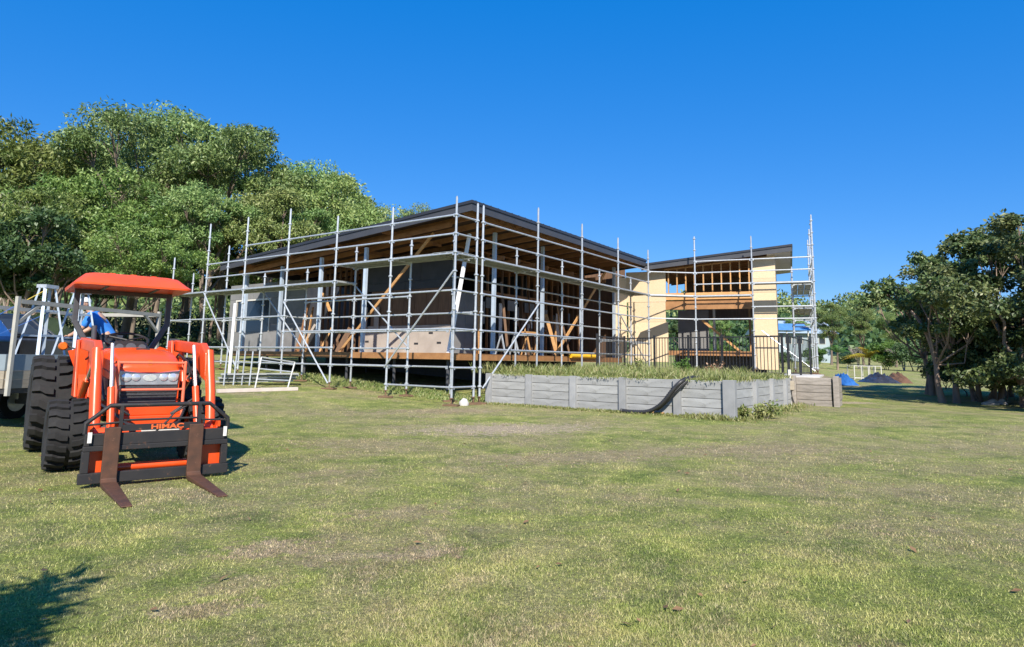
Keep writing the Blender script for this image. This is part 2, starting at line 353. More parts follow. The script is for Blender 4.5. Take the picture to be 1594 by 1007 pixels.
# ------------------------------------------------------------------ ground
WORN = []
for px, py, rx, ry, amt in ((430, 855, .5, .35, .9), (520, 870, .55, .25, .75), (655, 862, .4, .3, .9), (310, 950, .4, .18, .8), (370, 910, .4, .25, .6), (790, 668, 2.6, 1.2, 1.0),
                            (700, 640, 2.6, .9, .9), (560, 690, 1.6, .9, .7), (900, 712, 2.4, .9, .8), (1180, 700, 2.6, 1.0, .8), (620, 800, .8, .35, .7), (1020, 705, 3.0, .7, .7), (1290, 715, 2.6, .7, .6), (1320, 627, 1.5, .6, 1.0), (1500, 730, 2.2, .8, .5), (480, 640, 1.6, .8, .5)):
    g = at_ground(px, py); WORN.append((g.x, g.y, rx, ry, amt, 0.35))
mt, nt, b, out = mk('lawn_surface')
geo, pos, green, straw, tot = lawn_nodes(nt, False)
base = mixc(nt, tot, green, straw)
dirt = ramp(nt, noise(nt, pos, 14, 6, 0.7), [(0.35, (0.16, 0.125, 0.085)), (0.65, (0.34, 0.29, 0.21))])
fdirt = ramp(nt, noise(nt, pos, 24, 5, 0.75), [(0.46, (0, 0, 0)), (0.62, (0.8, 0.8, 0.8))])
base = mixc(nt, mth(nt, 'MULTIPLY', fdirt, 0.4), base, dirt)
dk = ramp(nt, noise(nt, pos, 45, 5, 0.8), [(0.36, (0.36, 0.36, 0.36)), (0.60, (1, 1, 1))])  # fine dark flecks paint the tiny shadows between blades into the ground
base = mixc(nt, 1.0, base, dk, 'MULTIPLY')
nt.links.new(base, b.inputs['Base Color']); b.inputs['Roughness'].default_value = 0.95; b.inputs['Specular IOR Level'].default_value = 0.1
bp = N(nt, 'ShaderNodeBump'); bp.inputs['Strength'].default_value = 0.9; bp.inputs['Distance'].default_value = 0.05
nt.links.new(mth(nt, 'ADD', noise(nt, pos, 30, 6, 0.8), mth(nt, 'MULTIPLY', noise(nt, pos, 5, 4, 0.6), 0.4)), bp.inputs['Height']); nt.links.new(bp.outputs[0], b.inputs['Normal'])
LAWN = mt
NA, NR = 220, 150
rad = 0.4*np.power(900/0.4, np.arange(NR)/(NR-1)); ang = np.linspace(0, 2*np.pi, NA, endpoint=False)
RR, TT = np.meshgrid(rad, ang, indexing='ij'); X = RR*np.cos(TT); Y = RR*np.sin(TT); Z = gh(X, Y)
vs = np.stack([X, Y, Z], -1).reshape(-1, 3); ii, jj = np.meshgrid(np.arange(NR-1), np.arange(NA), indexing='ij'); j2 = (jj+1) % NA
fq = np.stack([ii*NA+jj, ii*NA+j2, (ii+1)*NA+j2, (ii+1)*NA+jj], -1).reshape(-1, 4)[:, ::-1]
vs = np.vstack([vs, [[0, 0, G(0, 0)]]])
lawn = mesh_np('lawn', vs, fq, LAWN); tag(lawn, kind='structure')
lawn.data.polygons.foreach_set('use_smooth', [True]*len(lawn.data.polygons))

# grass blades: real geometry, thick near the camera and thinning with distance
def blade_mat():
    mt, nt, b, out = mk('grass_blades'); geo, pos, green, straw, tot = lawn_nodes(nt, True)
    rpi = geo.outputs['Random Per Island']
    f = mth(nt, 'ADD', tot, mth(nt, 'MULTIPLY', mth(nt, 'SUBTRACT', rpi, 0.5), 0.75), clamp=True)
    col = mixc(nt, f, green, straw)
    v = mth(nt, 'MULTIPLY_ADD', rpi, 0.75); v.node.inputs[2].default_value = 0.62
    hs = N(nt, 'ShaderNodeHueSaturation'); nt.links.new(col, hs.inputs['Color']); nt.links.new(v, hs.inputs['Value'])
    nt.links.new(hs.outputs[0], b.inputs['Base Color']); b.inputs['Roughness'].default_value = 0.6; b.inputs['Specular IOR Level'].default_value = 0.2
    tr = N(nt, 'ShaderNodeBsdfTranslucent'); nt.links.new(hs.outputs[0], tr.inputs['Color'])
    mx = N(nt, 'ShaderNodeMixShader'); mx.inputs[0].default_value = 0.3
    nt.links.new(b.outputs[0], mx.inputs[1]); nt.links.new(tr.outputs[0], mx.inputs[2]); nt.links.new(mx.outputs[0], out.inputs[0]); return mt
BLADE = blade_mat()
NB = 720000
q = rng.random(NB); r_ = 1.0/(1/1.8 + (1/22.0 - 1/1.8)*q); th = np.radians(90) + np.radians(52)*(2*rng.random(NB) - 1)
bx, by = r_*np.cos(th), r_*np.sin(th)
patch = np.sin(bx*3.1 + 2*np.sin(by*2.3))*np.sin(by*2.7 + 1.5*np.sin(bx*1.9))
keep = rng.random(NB) < np.clip(0.8 + 0.25*patch, 0.3, 1)
uu = (bx - S0.x)*dA.x + (by - S0.y)*dA.y; vv = (bx - S0.x)*dB.x + (by - S0.y)*dB.y
keep &= ~((vv > 1.5) & (uu > -6.7) & (uu < 14) & (vv < 14)); keep &= ~((vv > 5.9) & (uu < -6.5))
bx, by, r_, patch = bx[keep], by[keep], r_[keep], patch[keep]; nb = len(bx)
bz = gh(bx, by) - 0.004
h_ = (0.008 + 0.014*rng.random(nb)**1.5)*(1 + 0.25*patch)*(1 + r_*0.02); w_ = (0.0014 + 0.0014*rng.random(nb))*(0.8 + r_*0.17)
az = rng.random(nb)*2*np.pi; lean = h_*(0.2 + 0.8*rng.random(nb)); la = rng.random(nb)*2*np.pi
p0 = np.stack([bx - w_*np.cos(az), by - w_*np.sin(az), bz], -1); p1 = np.stack([bx + w_*np.cos(az), by + w_*np.sin(az), bz], -1)
p2 = np.stack([bx + lean*np.cos(la), by + lean*np.sin(la), bz + h_], -1)
gv = np.stack([p0, p1, p2], 1).reshape(-1, 3)
grass = mesh_np('grass', gv, np.arange(nb*3).reshape(-1, 3), BLADE, tri=True)
tag(grass, 'short patchy mown grass blades covering the front lawn', 'grass', kind='stuff')

# ------------------------------------------------------------------ raised yard held up by the retaining walls
YZ = -0.18
T0 = V((8.15, 19.15)); T1 = V((9.05, 18.51)); T2 = V((9.60, 19.30))
def H2(u, v): p = S0 + dA*u + dB*v; return (p.x, p.y)
yard_poly = [H2(1.9, 4.2), H2(0.02, 3.1), H2(0.02, 1.68), H2(-6.5, 1.68), H2(-6.5, 7.2), (T0.x + .03, T0.y + .1), (T1.x - .03, T1.y + .1), (T2.x - .1, T2.y), (12.7, 26.9), (14.6, 31.5), (9, 36), (2, 30), H2(1.9, 8)]
mt, nt, b, out = mk('yard_soil'); geo = N(nt, 'ShaderNodeNewGeometry'); pos = geo.outputs['Position']
c = ramp(nt, noise(nt, pos, 2.5, 6, 0.7), [(0.35, (0.13, 0.15, 0.05)), (0.5, (0.24, 0.20, 0.11)), (0.68, (0.36, 0.31, 0.20))])
nt.links.new(c, b.inputs['Base Color']); b.inputs['Roughness'].default_value = 0.95
bp = N(nt, 'ShaderNodeBump'); bp.inputs['Strength'].default_value = 0.8; bp.inputs['Distance'].default_value = 0.05; nt.links.new(noise(nt, pos, 12, 6, 0.8), bp.inputs['Height']); nt.links.new(bp.outputs[0], b.inputs['Normal'])
SOIL = mt
mb = MB(); mb.prism([V((x, y, YZ + ZO)) for x, y in yard_poly], V((0, 0, -1.3)))
yard = mb.build('raised_yard', SOIL); tag(yard, kind='structure')

# concrete sleeper retaining wall
WV = 1.60; WU = -6.55
def frame_axes(hor): return V((hor.x, hor.y, 0))
rw = thing('retaining_wall', 'long grey concrete sleeper retaining wall with steel posts below the weedy yard', 'retaining wall', (*H2(WU, WV), 0.0))
post_u = [on_v(x, 610, WV)[0] for x in (757, 824, 893, 970, 1055, 1150)]
post_u[0] = 0.0
slp = None
def sleeper_run(p_a, p_b, n_rows, ztop, nrm, mat, parent, name='sleeper', hgt=0.2, thick=0.075, jit=0.004):
    d = (V(p_b) - V(p_a)); 
    for r in range(n_rows):
        z1 = ztop - r*hgt; j = random.uniform(-jit, jit)
        mb = MB(); c = (V(p_a) + V(p_b))/2 + nrm*(j - thick/2); c.z = z1 - hgt/2
        mb.obox(c, d/2, nrm*(thick/2), V((0, 0, hgt/2 - 0.005)))
        mb.build(name, mat, parent, bevel=0.006)
nA = V((-dB.x, -dB.y, 0)); nB = V((-dA.x, -dA.y, 0))      # outward normals of the front and the side faces
WT = YZ + 0.02 + ZO
for i in range(5):
    ua, ub = post_u[i], post_u[i+1]
    pa = V((*H2(ua - 0.07, WV), 0)); pb = V((*H2(ub + 0.07, WV), 0))
    sleeper_run(pa, pb, 5, WT, nA, CONC, rw)
for i, u in enumerate(post_u):
    if i == 5: continue
    mb = MB(); c = V((*H2(u, WV), WT - 0.56)) + nA*0.03; mb.obox(c, V((dA.x, dA.y, 0))*0.085, nA*0.05, V((0, 0, 0.57))); mb.build('post', CONCP, rw, bevel=0.006)
mb = MB(); c = V((*H2(WU, WV), WT - 0.56)) ; mb.obox(c, V((dA.x, dA.y, 0))*0.13, nA*0.09, V((0, 0, 0.58))); mb.build('post', CONCP, rw, bevel=0.008)
post_v = [WV] + [on_u(x, 615, WU)[0] for x in (1174, 1200, 1221)] + [on_u(1236, 612, WU)[0]]
for i in range(4):
    pa = V((*H2(WU, post_v[i] + 0.1), 0)); pb = V((*H2(WU, post_v[i+1] - 0.06), 0))
    sleeper_run(pa, pb, 5, WT, nB, CONC, rw)
    mb = MB(); c = V((*H2(WU, post_v[i+1]), WT - 0.56)) + nB*0.03; mb.obox(c, V((dB.x, dB.y, 0))*0.09, nB*0.05, V((0, 0, 0.57))); mb.build('post', CONCP, rw, bevel=0.006)
# return of the wall at its left end
pa = V((*H2(0.08, WV + 0.05), 0)); pb = V((*H2(0.08, WV + 1.6), 0)); sleeper_run(pa, pb, 4, WT, V((dA.x, dA.y, 0)), CONC, rw)

# weathered timber sleeper wall on the right
tw = thing('timber_wall', 'low retaining wall of weathered timber sleepers at the yard corner', 'retaining wall', (T1.x, T1.y, G(T1.x, T1.y)))
Tp = V((T0.x, T0.y, 0)); Tq = V((T1.x, T1.y, 0)); Tr = V((T2.x, T2.y, 0))
e1 = (Tq - Tp).normalized(); n1 = V((e1.y, -e1.x, 0)); e2 = (Tr - Tq).normalized(); n2 = V((e2.y, -e2.x, 0))
sleeper_run(Tp + e1*0.06, Tq - e1*0.12, 5, WT + 0.03, n1, WEATHER, tw, hgt=0.21, thick=0.10, jit=0.012)
sleeper_run(Tq + e2*0.14, Tr, 5, WT + 0.03, n2, WEATHER, tw, hgt=0.21, thick=0.10, jit=0.012)
for P, s in ((Tp, 1), (Tq, 1.3)):
    mb = MB(); mb.obox(P + V((0, 0, WT - 0.5)) + n1*0.0, e1*0.055*s, n1*0.06*s, V((0, 0, 0.58))); mb.build('post', WEATHER, tw, bevel=0.008)

# slab edge and the meter box beside the fence
one(SLAB, 'concrete_slab', None, lambda b: b.prism([V((x, y, YZ + ZO + 0.004)) for x, y in ((7.0, 21.6), (8.45, 20.2), (9.2, 19.8), (11.6, 24.6), (9.4, 26.2))], V((0, 0, 0.05)))).__setitem__('kind', 'structure')

# ------------------------------------------------------------------ scaffold builder
TR = 0.030
def standard(parent, base, ztop, z0, ks, foot=True, name='standard', step=0.5):
    b = MB(); x, y, zb = base
    b.tube([(x, y, zb + 0.16), (x, y, ztop)], TR, 8)
    b.tube([(x, y, ztop), (x, y, ztop + 0.03)], 0.019, 8)
    for k in ks:
        z = z0 + k*step
        if z < zb + 0.2 or z > ztop - 0.05: continue
        b.tube([(x, y, z - 0.035), (x, y, z - 0.012), (x, y, z + 0.012), (x, y, z + 0.035)], [0.034, 0.060, 0.060, 0.034], 8)
    o = b.build(name, GALV, parent, smooth=40)
    if foot:
        j = MB(); j.tube([(x, y, zb + 0.02), (x, y, zb + 0.30)], 0.019, 7); j.box(x - .075, x + .075, y - .075, y + .075, zb - 0.005, zb + 0.012)
        j.tube([(x, y, zb + 0.14), (x, y, zb + 0.165)], 0.055, 8)
        j.build('base_jack', RUSTJACK, parent, smooth=40)
        s_ = MB(); a = random.uniform(-0.3, 0.3); cx, sx = math.cos(a), math.sin(a)
        s_.obox((x, y, zb - 0.022), V((cx, sx, 0))*0.2, V((-sx, cx, 0))*0.11, V((0, 0, 0.02))); s_.build('sole_board', RUSTJACK, parent)
    return o
def ledger(parent, p, q, name='ledger', r=0.0255):
    p = V(p); q = V(q); d = (q - p).normalized(); b = MB()
    b.tube([p + d*0.05, q - d*0.05], r, 7)
    for e, s in ((p, 1), (q, -1)): b.bar(e + d*0.035*s - V((0, 0, 0.012)), e + d*0.085*s - V((0, 0, 0.012)), 0.05, 0.085)
    return b.build(name, GALV, parent, smooth=40)
def brace(parent, p, q): b = MB(); b.tube([p, q], 0.024, 8); return b.build('brace', GALV, parent, smooth=40)
def planks(parent, p, q, side, n=3, w=0.235, gap=0.02):      # p..q along the bay, side: unit vector across
    p = V(p); q = V(q); d = (q - p)
    for i in range(n):
        off = side*(0.06 + (w + gap)*i + w/2); b = MB()
        c = (p + q)/2 + off; b.obox(c + V((0, 0, 0.03)), d/2*0.992, side*(w/2), V((0, 0, 0.006)))
        for s in (-1, 1): b.obox(c + side*(s*(w/2 - 0.006)) + V((0, 0, -0.002)), d/2*0.992, side*0.006, V((0, 0, 0.028)))
        b.build('plank', GALVP, parent)
def d3(v): return V((v.x, v.y, 0))
LA, LB = 2.36788, 2.79739
Vb = [0.8963, 1.1555] + [1.1555 + LB*i for i in range(1, 5)]

# front scaffold -------------------------------------------------------------
S0w = H(0, 0, 0)
scA = thing('scaffold', 'long galvanised tube scaffold along the front of the house, sloping off to the left', 'scaffold', (S0w.x, S0w.y, G(S0w.x, S0w.y)))
footA = [-0.907, -0.812, -0.692, -0.57, -0.46, -0.37, -0.28]
topA = [on_v(x, y, 0)[1] for x, y in ((714.2, 306.4), (614.8, 323.5), (527.7, 337), (454.1, 325.9), (389.3, 338.6), (327.4, 349.7), (272.4, 402))]
INV = 0.80
for i in range(7):
    P = H(LA*i, 0, 0); zb = G(P.x, P.y); standard(scA, (P.x, P.y, zb + 0.045), topA[i] + ZO, ZO, range(-2, 11))
    if i in (0,): continue
    Q = H(LA*i, INV, 0); zt = (3.65 if i < 3 else 3.1) + ZO
    standard(scA, (Q.x, Q.y, G(Q.x, Q.y) + 0.045), zt if i not in (5, 6) else 4.3 + ZO - 0.9*(i == 6), ZO, range(-2, 10))
LED2 = {6: (1,), 5: (3, 4), 3: (0, 1, 2)}
for k, bays in LED2.items():
    for i in bays: ledger(scA, H(LA*i, INV, 0.5*k - .03), H(LA*(i+1), INV, 0.5*k - .03))
LED = {8: (0, 1, 2, 3), 7: (0, 1, 2, 3, 4), 6: (2, 3, 4), 4: (0, 1, 2), 3: (3, 4, 5), 2: (0, 1, 2), 1: (2, 3, 4), 0: (1, 2, 3, 4), -1: (0,)}
for k, bays in LED.items():
    for i in bays: ledger(scA, H(LA*i, 0, 0.5*k), H(LA*(i+1), 0, 0.5*k))
for k, bays in {4: (1, 2), 2: (0, 1, 2), 1: (1, 3), 0: (0, 1), 3: (4,)}.items():
    for i in bays:
        a = LA*i if i else 0.8
        if i: ledger(scA, H(a, INV, 0.5*k), H(LA*(i+1), INV, 0.5*k))
        else: ledger(scA, H(0.82, INV, 0.5*k), H(LA, INV, 0.5*k))
for i in range(6):
    k = 6 if i < 2 else 5
    ledger(scA, H(LA*i, 0, 0.5*k - 0.02), H(LA*(i+1), 0, 0.5*k - 0.02))
    planks(scA, H(LA*i, 0, 0.5*k), H(LA*(i+1), 0, 0.5*k), d3(dB))
for i in range(1, 7):
    for k in ((6, 2, 0) if i < 3 else (5, 1, 3)): ledger(scA, H(LA*i, 0, 0.5*k - 0.01), H(LA*i, INV, 0.5*k - 0.01), 'transom')
ledger(scA, H(LA*2, 0, 2.49), H(LA*2, INV, 2.49), 'transom')
brace(scA, H(LA*2, INV + .05, 2.4), H(LA, INV + .05, 0.5)); brace(scA, H(LA*4, INV + .05, 2.4), H(LA*3, INV + .05, 0.4))
brace(scA, H(0, -0.06, 2.5), H(LA, -0.06, 0.0)); brace(scA, H(LA*3, -0.06, 1.95), H(LA*2, -0.06, -0.55)); brace(scA, H(LA*5, -0.06, 2.45), H(LA*4, -0.06, -0.2))

# side scaffold ----------------------------------------------------------------
scB = thing('scaffold', 'galvanised tube scaffold along the shaded side of the house above the weedy yard', 'scaffold', H(0, Vb[1], -0.8))
topB = [on_u(x, y, 0)[1] for x, y in ((747, 318.7), (751.7, 320.7), (839.7, 325.1), (909, 350.5), (965, 372), (1009.4, 390.2))]
INU = 0.80
for i, v in enumerate(Vb):
    P = H(0, v, 0); zb = G(P.x, P.y) + 0.045 if i < 2 else YZ + ZO + 0.045
    standard(scB, (P.x, P.y, zb), topB[i] + ZO, ZO, range(-2, 11))
    if i == 1: continue
    Q = H(INU, v, 0); zb2 = (G(Q.x, Q.y) + 0.045) if i < 1 else YZ + ZO + 0.045
    standard(scB, (Q.x, Q.y, zb2), 3.75 + ZO, ZO, range(-2, 10))
seg = [(0.0, Vb[0])] + [(Vb[i], Vb[i+1]) for i in range(1, 5)]
for k in (8, 7, 4, 2, 1):
    for n_, (a, b_) in enumerate(seg):
        if k == 1 and n_ == 0: continue
        ledger(scB, H(0, a, 0.5*k), H(0, b_, 0.5*k))
for k in (0, -1): ledger(scB, H(0, 0, 0.5*k), H(0, Vb[0], 0.5*k))
for n_, (a, b_) in enumerate(seg):
    ledger(scB, H(0, a, 2.98), H(0, b_, 2.98)); planks(scB, H(0, a + (0.06 if n_ else 0.0), 3.0), H(0, b_, 3.0), d3(dA))
    if n_:
        for k in (6, 5, 3, 1): ledger(scB, H(INU, a if n_ > 1 else Vb[0], 0.5*k), H(INU, b_, 0.5*k))
for v in [Vb[0]] + Vb[2:]:
    for k in (6, 2, 0): 
        if k == 0 and v > 2: continue
        ledger(scB, H(0, v, 0.5*k - 0.01), H(INU, v, 0.5*k - 0.01), 'transom')
brace(scB, H(-0.06, Vb[1] + 0.05, -0.55), H(-0.06, Vb[2], 1.95)); brace(scB, H(-0.06, Vb[4], 2.0), H(-0.06, Vb[5] - 0.4, 0.2))

# wing frame: w along the wing's front, n towards its back ------------------------
B0 = V((5.91, 28.81)); WA = 0.40
Wd = V((math.cos(WA), -math.sin(WA))); Wn = V((math.sin(WA), math.cos(WA)))
def Wp(w, n, z): p = B0 + Wd*w + Wn*n; return V((p.x, p.y, z + ZO))
def on_n(px, py, n):
    d = ray(px, py); t = (Wn.dot(B0 + Wn*n))/(Wn.x*d.x + Wn.y*d.y); P = d*t
    return (V((P.x, P.y)) - B0).dot(Wd), P.z + ZC
NS = -0.75; STP = 0.483
w1, zz = on_n(1081.6, 422, NS); w2, z6 = on_n(1171.7, 458.7, NS); w3, _ = on_n(1266.9, 438, NS)
_, t1 = on_n(1081.6, 368.9, NS); _, t2 = on_n(1171.7, 368.1, NS); _, t3 = on_n(1266.7, 334.8, NS)
z0w = z6 - 6*STP
scW = thing('scaffold', 'galvanised tube scaffold wrapped around the pale timber wing at the right end', 'scaffold', Wp(w2, NS, YZ))
def WZ(k): return z0w + k*STP
for w, t in ((w1, t1), (w2, t2), (w3, t3)):
    P = Wp(w, NS, 0); standard(scW, (P.x, P.y, YZ + ZO + 0.045), t + ZO, z0w + ZO, range(0, 14), step=STP)
endn = [0.0, 2.3, 5.0]; endt = [t3 - 0.12, t3, t3]
for n_, t in zip(endn, endt):
    P = Wp(w3, n_, 0); standard(scW, (P.x, P.y, max(YZ + ZO, G(P.x, P.y)) + 0.045), t + ZO, z0w + ZO, range(0, 14), step=STP)
for n_ in (0.05, 2.3, 5.0):
    P = Wp(w3 - 0.78, n_, 0); standard(scW, (P.x, P.y, max(YZ + ZO, G(P.x, P.y)) + 0.045), WZ(8) + ZO + 0.2, z0w + ZO, range(0, 14), step=STP)
b5 = H(0, Vb[5], 0)
for k in (8, 6, 4): ledger(scW, V((b5.x, b5.y, WZ(k) + ZO)), Wp(w1, NS, WZ(k)))
for k in (9, 8, 7, 4): ledger(scW, Wp(w1, NS, WZ(k)), Wp(w2, NS, WZ(k)))
for k in (9, 8, 5, 4): ledger(scW, Wp(w2, NS, WZ(k)), Wp(w3, NS, WZ(k)))
for (a, b_, k) in ((0, w1, 6), (w1, w2, 6), (w2, w3, 7)):
    pa = Wp(a, NS, WZ(k)) if a else V((b5.x, b5.y, WZ(k) + ZO)); pb = Wp(b_, NS, WZ(k))
    ledger(scW, pa - V((0, 0, .02)), pb - V((0, 0, .02))); planks(scW, pa, pb, d3(Wn), n=2)
for a, b_ in ((0.0, 2.3), (2.3, 5.0)):
    for k in (9, 8, 7, 5, 4): ledger(scW, Wp(w3, a, WZ(k)), Wp(w3, b_, WZ(k)))
    for k in (7, 5): planks(scW, Wp(w3, a, WZ(k)), Wp(w3, b_, WZ(k)), -d3(Wd))
for k in (7, 5, 4):
    for n_ in (0.05, 2.3, 5.0): ledger(scW, Wp(w3, n_, WZ(k) - .03), Wp(w3 - .78, n_, WZ(k) - .03), 'transom')
brace(scW, Wp(w2 + 0.3, NS - .06, WZ(3)), Wp(w3 - 0.1, NS - .06, WZ(0) - 0.1))

# ------------------------------------------------------------------ the house under construction
house = thing('house', 'unfinished timber framed house on stumps with a dark low-pitched roof and bare walls', 'house', H(6, 6, -0.6))
def hbox(name, mat, u0, u1, v0, v1, z0, z1, parent=None, **kw):
    b = MB(); c = H((u0+u1)/2, (v0+v1)/2, (z0+z1)/2)
    b.obox(c, d3(dA)*((u1-u0)/2), d3(dB)*((v1-v0)/2), V((0, 0, (z1-z0)/2))); return b.build(name, mat, parent or house, **kw)
RU, RV = 0.80, 1.62; RUE, RVE = 13.75, 13.95
def rz(u, v): return 4.84 - 0.0723*(u - RU) - 0.009*(v - RV)
def slabq(name, mat, u0, u1, v0, v1, top, th, parent=None, **kw):      # sloping slab following the roof plane
    b = MB(); pts = [H(u, v, rz(u, v) + top) for u, v in ((u0, v0), (u1, v0), (u1, v1), (u0, v1))]
    b.prism(pts, V((0, 0, -th))); return b.build(name, mat, parent or house, **kw)
roof = slabq('roof', ROOFM, RU - .02, RUE, RV - .02, RVE, 0.0, 0.035)
for i in range(33):                                                     # ribs of the roofing sheet run with the fall
    v = RV + 0.2 + i*0.37
    b = MB(); b.bar(H(RU, v, rz(RU, v) + 0.012), H(RUE - .02, v, rz(RUE, v) + 0.012), 0.05, 0.028); b.build('roof_rib', ROOFM, roof)
slabq('roof_underlay', UNDER, RU + .05, RUE - .05, RV + .05, RVE - .05, -0.04, 0.012)
# fascia boards with the darker capping above
for nm, a, b_ in (('front', (RU, RV), (RUE, RV)), ('side', (RU, RV), (RU, RVE)), ('end', (RUE, RV), (RUE, RVE)), ('rear', (RU, RVE), (RUE, RVE))):
    nrm = d3(dB)*-1 if nm == 'front' else d3(dA)*-1 if nm == 'side' else d3(dA) if nm == 'end' else d3(dB)
    b = MB(); p = H(*a, rz(*a) - 0.20) + nrm*-0.015; q = H(*b_, rz(*b_) - 0.20) + nrm*-0.015; b.bar(p, q, 0.03, 0.22); b.build('fascia', FASCIAM, house)
    b = MB(); ext = (q - p).normalized()*0.02; b.bar(p + nrm*0.022 + V((0, 0, .155)) - ext, q + nrm*0.022 + V((0, 0, .155)) + ext, 0.05, 0.09); b.build('roof_capping', ROOFM, house)
nraf = 14
for i in range(nraf):
    v = RV + 0.10 + i*(RVE - RV - 0.2)/(nraf - 1)
    b = MB(); b.bar(H(RU + .05, v, rz(RU, v) - 0.145), H(RUE - .05, v, rz(RUE, v) - 0.145), 0.045, 0.18); b.build('rafter', RAFTER, house)
# beams over the columns
CV, CUc = 2.30, 2.10
b = MB(); b.bar(H(1.30, RV + .2, rz(1.3, RV) - 0.17), H(1.30, RVE - .2, rz(1.3, RVE) - 0.17), 0.06, 0.21); b.build('beam', EDGE, house)
b = MB(); b.bar(H(CUc + .05, CV, rz(CUc, CV) - 0.36), H(RUE - .3, CV, rz(RUE, CV) - 0.33), 0.07, 0.14); b.build('beam', RAFTER, house)
for u in (4.6, 7.2, 9.8, 12.4):                                          # ties under the front overhang
    b = MB(); b.bar(H(u, RV + .06, rz(u, RV) - .26), H(u, 4.6, rz(u, 4.6) - .26), 0.045, 0.12); b.build('tie', RAFTER, house)
# floor on stumps
FZ = 0.40; DU, DV = 1.98, 2.17
hbox('floor', BROWNPLY, DU + .05, 13.7, DV + .05, 13.9, FZ - 0.20, FZ - 0.002)
us = [DU, 4.4, 6.8, 9.2, 11.6, 13.75]
for a, b_ in zip(us[:-1], us[1:]): hbox('edge_board', EDGE, a + .004, b_ - .004, DV, DV + .048, FZ - 0.19 - random.uniform(0, .01), FZ)
vs_ = [DV + .05, 4.6, 7.0, 9.4, 11.8, 13.9]
for a, b_ in zip(vs_[:-1], vs_[1:]): hbox('edge_board', EDGE, DU, DU + .048, a + .004, b_ - .004, FZ - 0.20 - random.uniform(0, .01), FZ)
for u in (2.3, 4.6, 6.9, 9.2, 11.5, 13.5):
    for v in (2.5, 5.5):
        P = H(u, v, 0); zb = G(P.x, P.y) - ZO
        b = MB(); b.tube([H(u, v, zb - .1), H(u, v, FZ - .2)], 0.05, 8); b.build('stump', GREYDARK, house, smooth=40)
hbox('subfloor_light_block', GREYDARK, 2.6, 13.6, 7.0, 7.15, -0.9, FZ - .21)  # added dark walls block daylight from behind so the underfloor stays black
hbox('subfloor_light_block', GREYDARK, 4.2, 4.35, 2.6 + 4.6, 13.7, -0.9, FZ - .21)
# columns
for u in (5.95, 8.3, 10.6, 12.9): hbox('column', COLSTEEL, u - .055, u + .055, CV - .055, CV + .055, FZ, rz(u, CV) - .49)
for v in (4.5, 7.5, 10.45, 13.4): hbox('column', COLSTEEL, CUc - .055, CUc + .055, v - .055, v + .055, FZ, rz(CUc, v) - .24)
b = MB(); b.bar(H(2.25, 2.45, FZ), H(2.15, 3.2, rz(2.2, 3) - .5), 0.09, 0.09); b.build('prop', PVC, house)
# front walls
VL, VR = 4.0, 4.6
uR = on_v(701, 500, VR)[0]                     # right-hand corner of the enclosed rooms
uM = on_v(563, 500, VR)[0]; uL1 = on_v(472, 500, VL)[0]; uL2 = on_v(356, 500, VL)[0]
def wall_u(name, mat, ua, ub, v, z0, z1, n, th=0.06, **kw):
    e = (ub - ua)/n
    for i in range(n): hbox(name, mat, ua + e*i + .006, ua + e*(i+1) - .006, v + random.uniform(0, .006), v + th, z0, z1, **kw)
def wall_vv(name, mat, va, vb, u, z0, z1, n, th=0.06):
    e = (vb - va)/n
    for i in range(n): hbox(name, mat, u + random.uniform(0, .006), u + th, va + e*i + .006, va + e*(i+1) - .006, z0, z1)
wall_u('wall_sheet', SHEETB, uR, uM, VR, FZ, 1.42, 3)
wall_u('wall_board', BROWNPLY, uR + .02, uM - .5, VR, 1.43, 2.75, 7)
wall_u('wall_board', WRAPSHADE, uR, uM, VR, 2.76, 3.05, 2)
wall_u('wall_sheet', WRAPSHADE, uR, uM, VR + .02, 3.06, rz(uM, VR) - .30, 3)  # upper grey sheets coloured black: shade below the roof is in the colour
for uu_ in (uM - .25, uM - .9): hbox('wall_sheet', SHEETB, uu_ - .12, uu_ + .12, VR - .09, VR - .05, 1.2, 2.15)
for uu_, z_ in ((uR + .5, .75), (uR + 1.6, .72), (uM - .35, .8), (uR + .9, 1.1)): hbox('printed_mark', PRINT, uu_ - .1, uu_ + .1, VR - .006, VR - .002, z_, z_ + .07)
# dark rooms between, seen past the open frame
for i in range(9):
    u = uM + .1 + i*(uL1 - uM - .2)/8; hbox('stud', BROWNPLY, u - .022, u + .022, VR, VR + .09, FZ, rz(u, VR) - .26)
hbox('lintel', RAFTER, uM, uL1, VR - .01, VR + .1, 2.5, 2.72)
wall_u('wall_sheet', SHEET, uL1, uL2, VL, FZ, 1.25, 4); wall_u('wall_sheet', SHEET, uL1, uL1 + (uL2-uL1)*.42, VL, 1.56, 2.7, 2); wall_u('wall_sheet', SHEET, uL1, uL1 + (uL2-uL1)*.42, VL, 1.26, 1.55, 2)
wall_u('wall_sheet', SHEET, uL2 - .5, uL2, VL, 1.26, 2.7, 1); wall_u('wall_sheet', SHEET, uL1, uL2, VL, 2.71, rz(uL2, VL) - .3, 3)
wa, wb = uL1 + (uL2-uL1)*.42, uL2 - .5
wf = hbox('window', WHITEP, wa + .01, wa + .08, VL - .03, VL + .07, 1.26, 2.69)
hbox('frame', WHITEP, wb - .08, wb - .01, VL - .03, VL + .07, 1.26, 2.69, wf); hbox('frame', WHITEP, wa + .08, wb - .08, VL - .03, VL + .07, 2.62, 2.69, wf)
hbox('pane', GLASS, wa + .08, wb - .08, VL + .02, VL + .03, 1.26, 2.62, wf)
wall_vv('wall_sheet', SHEET, VL + .07, 13.8, uL2 - .06, FZ, rz(uL2, 10) - .3, 6)
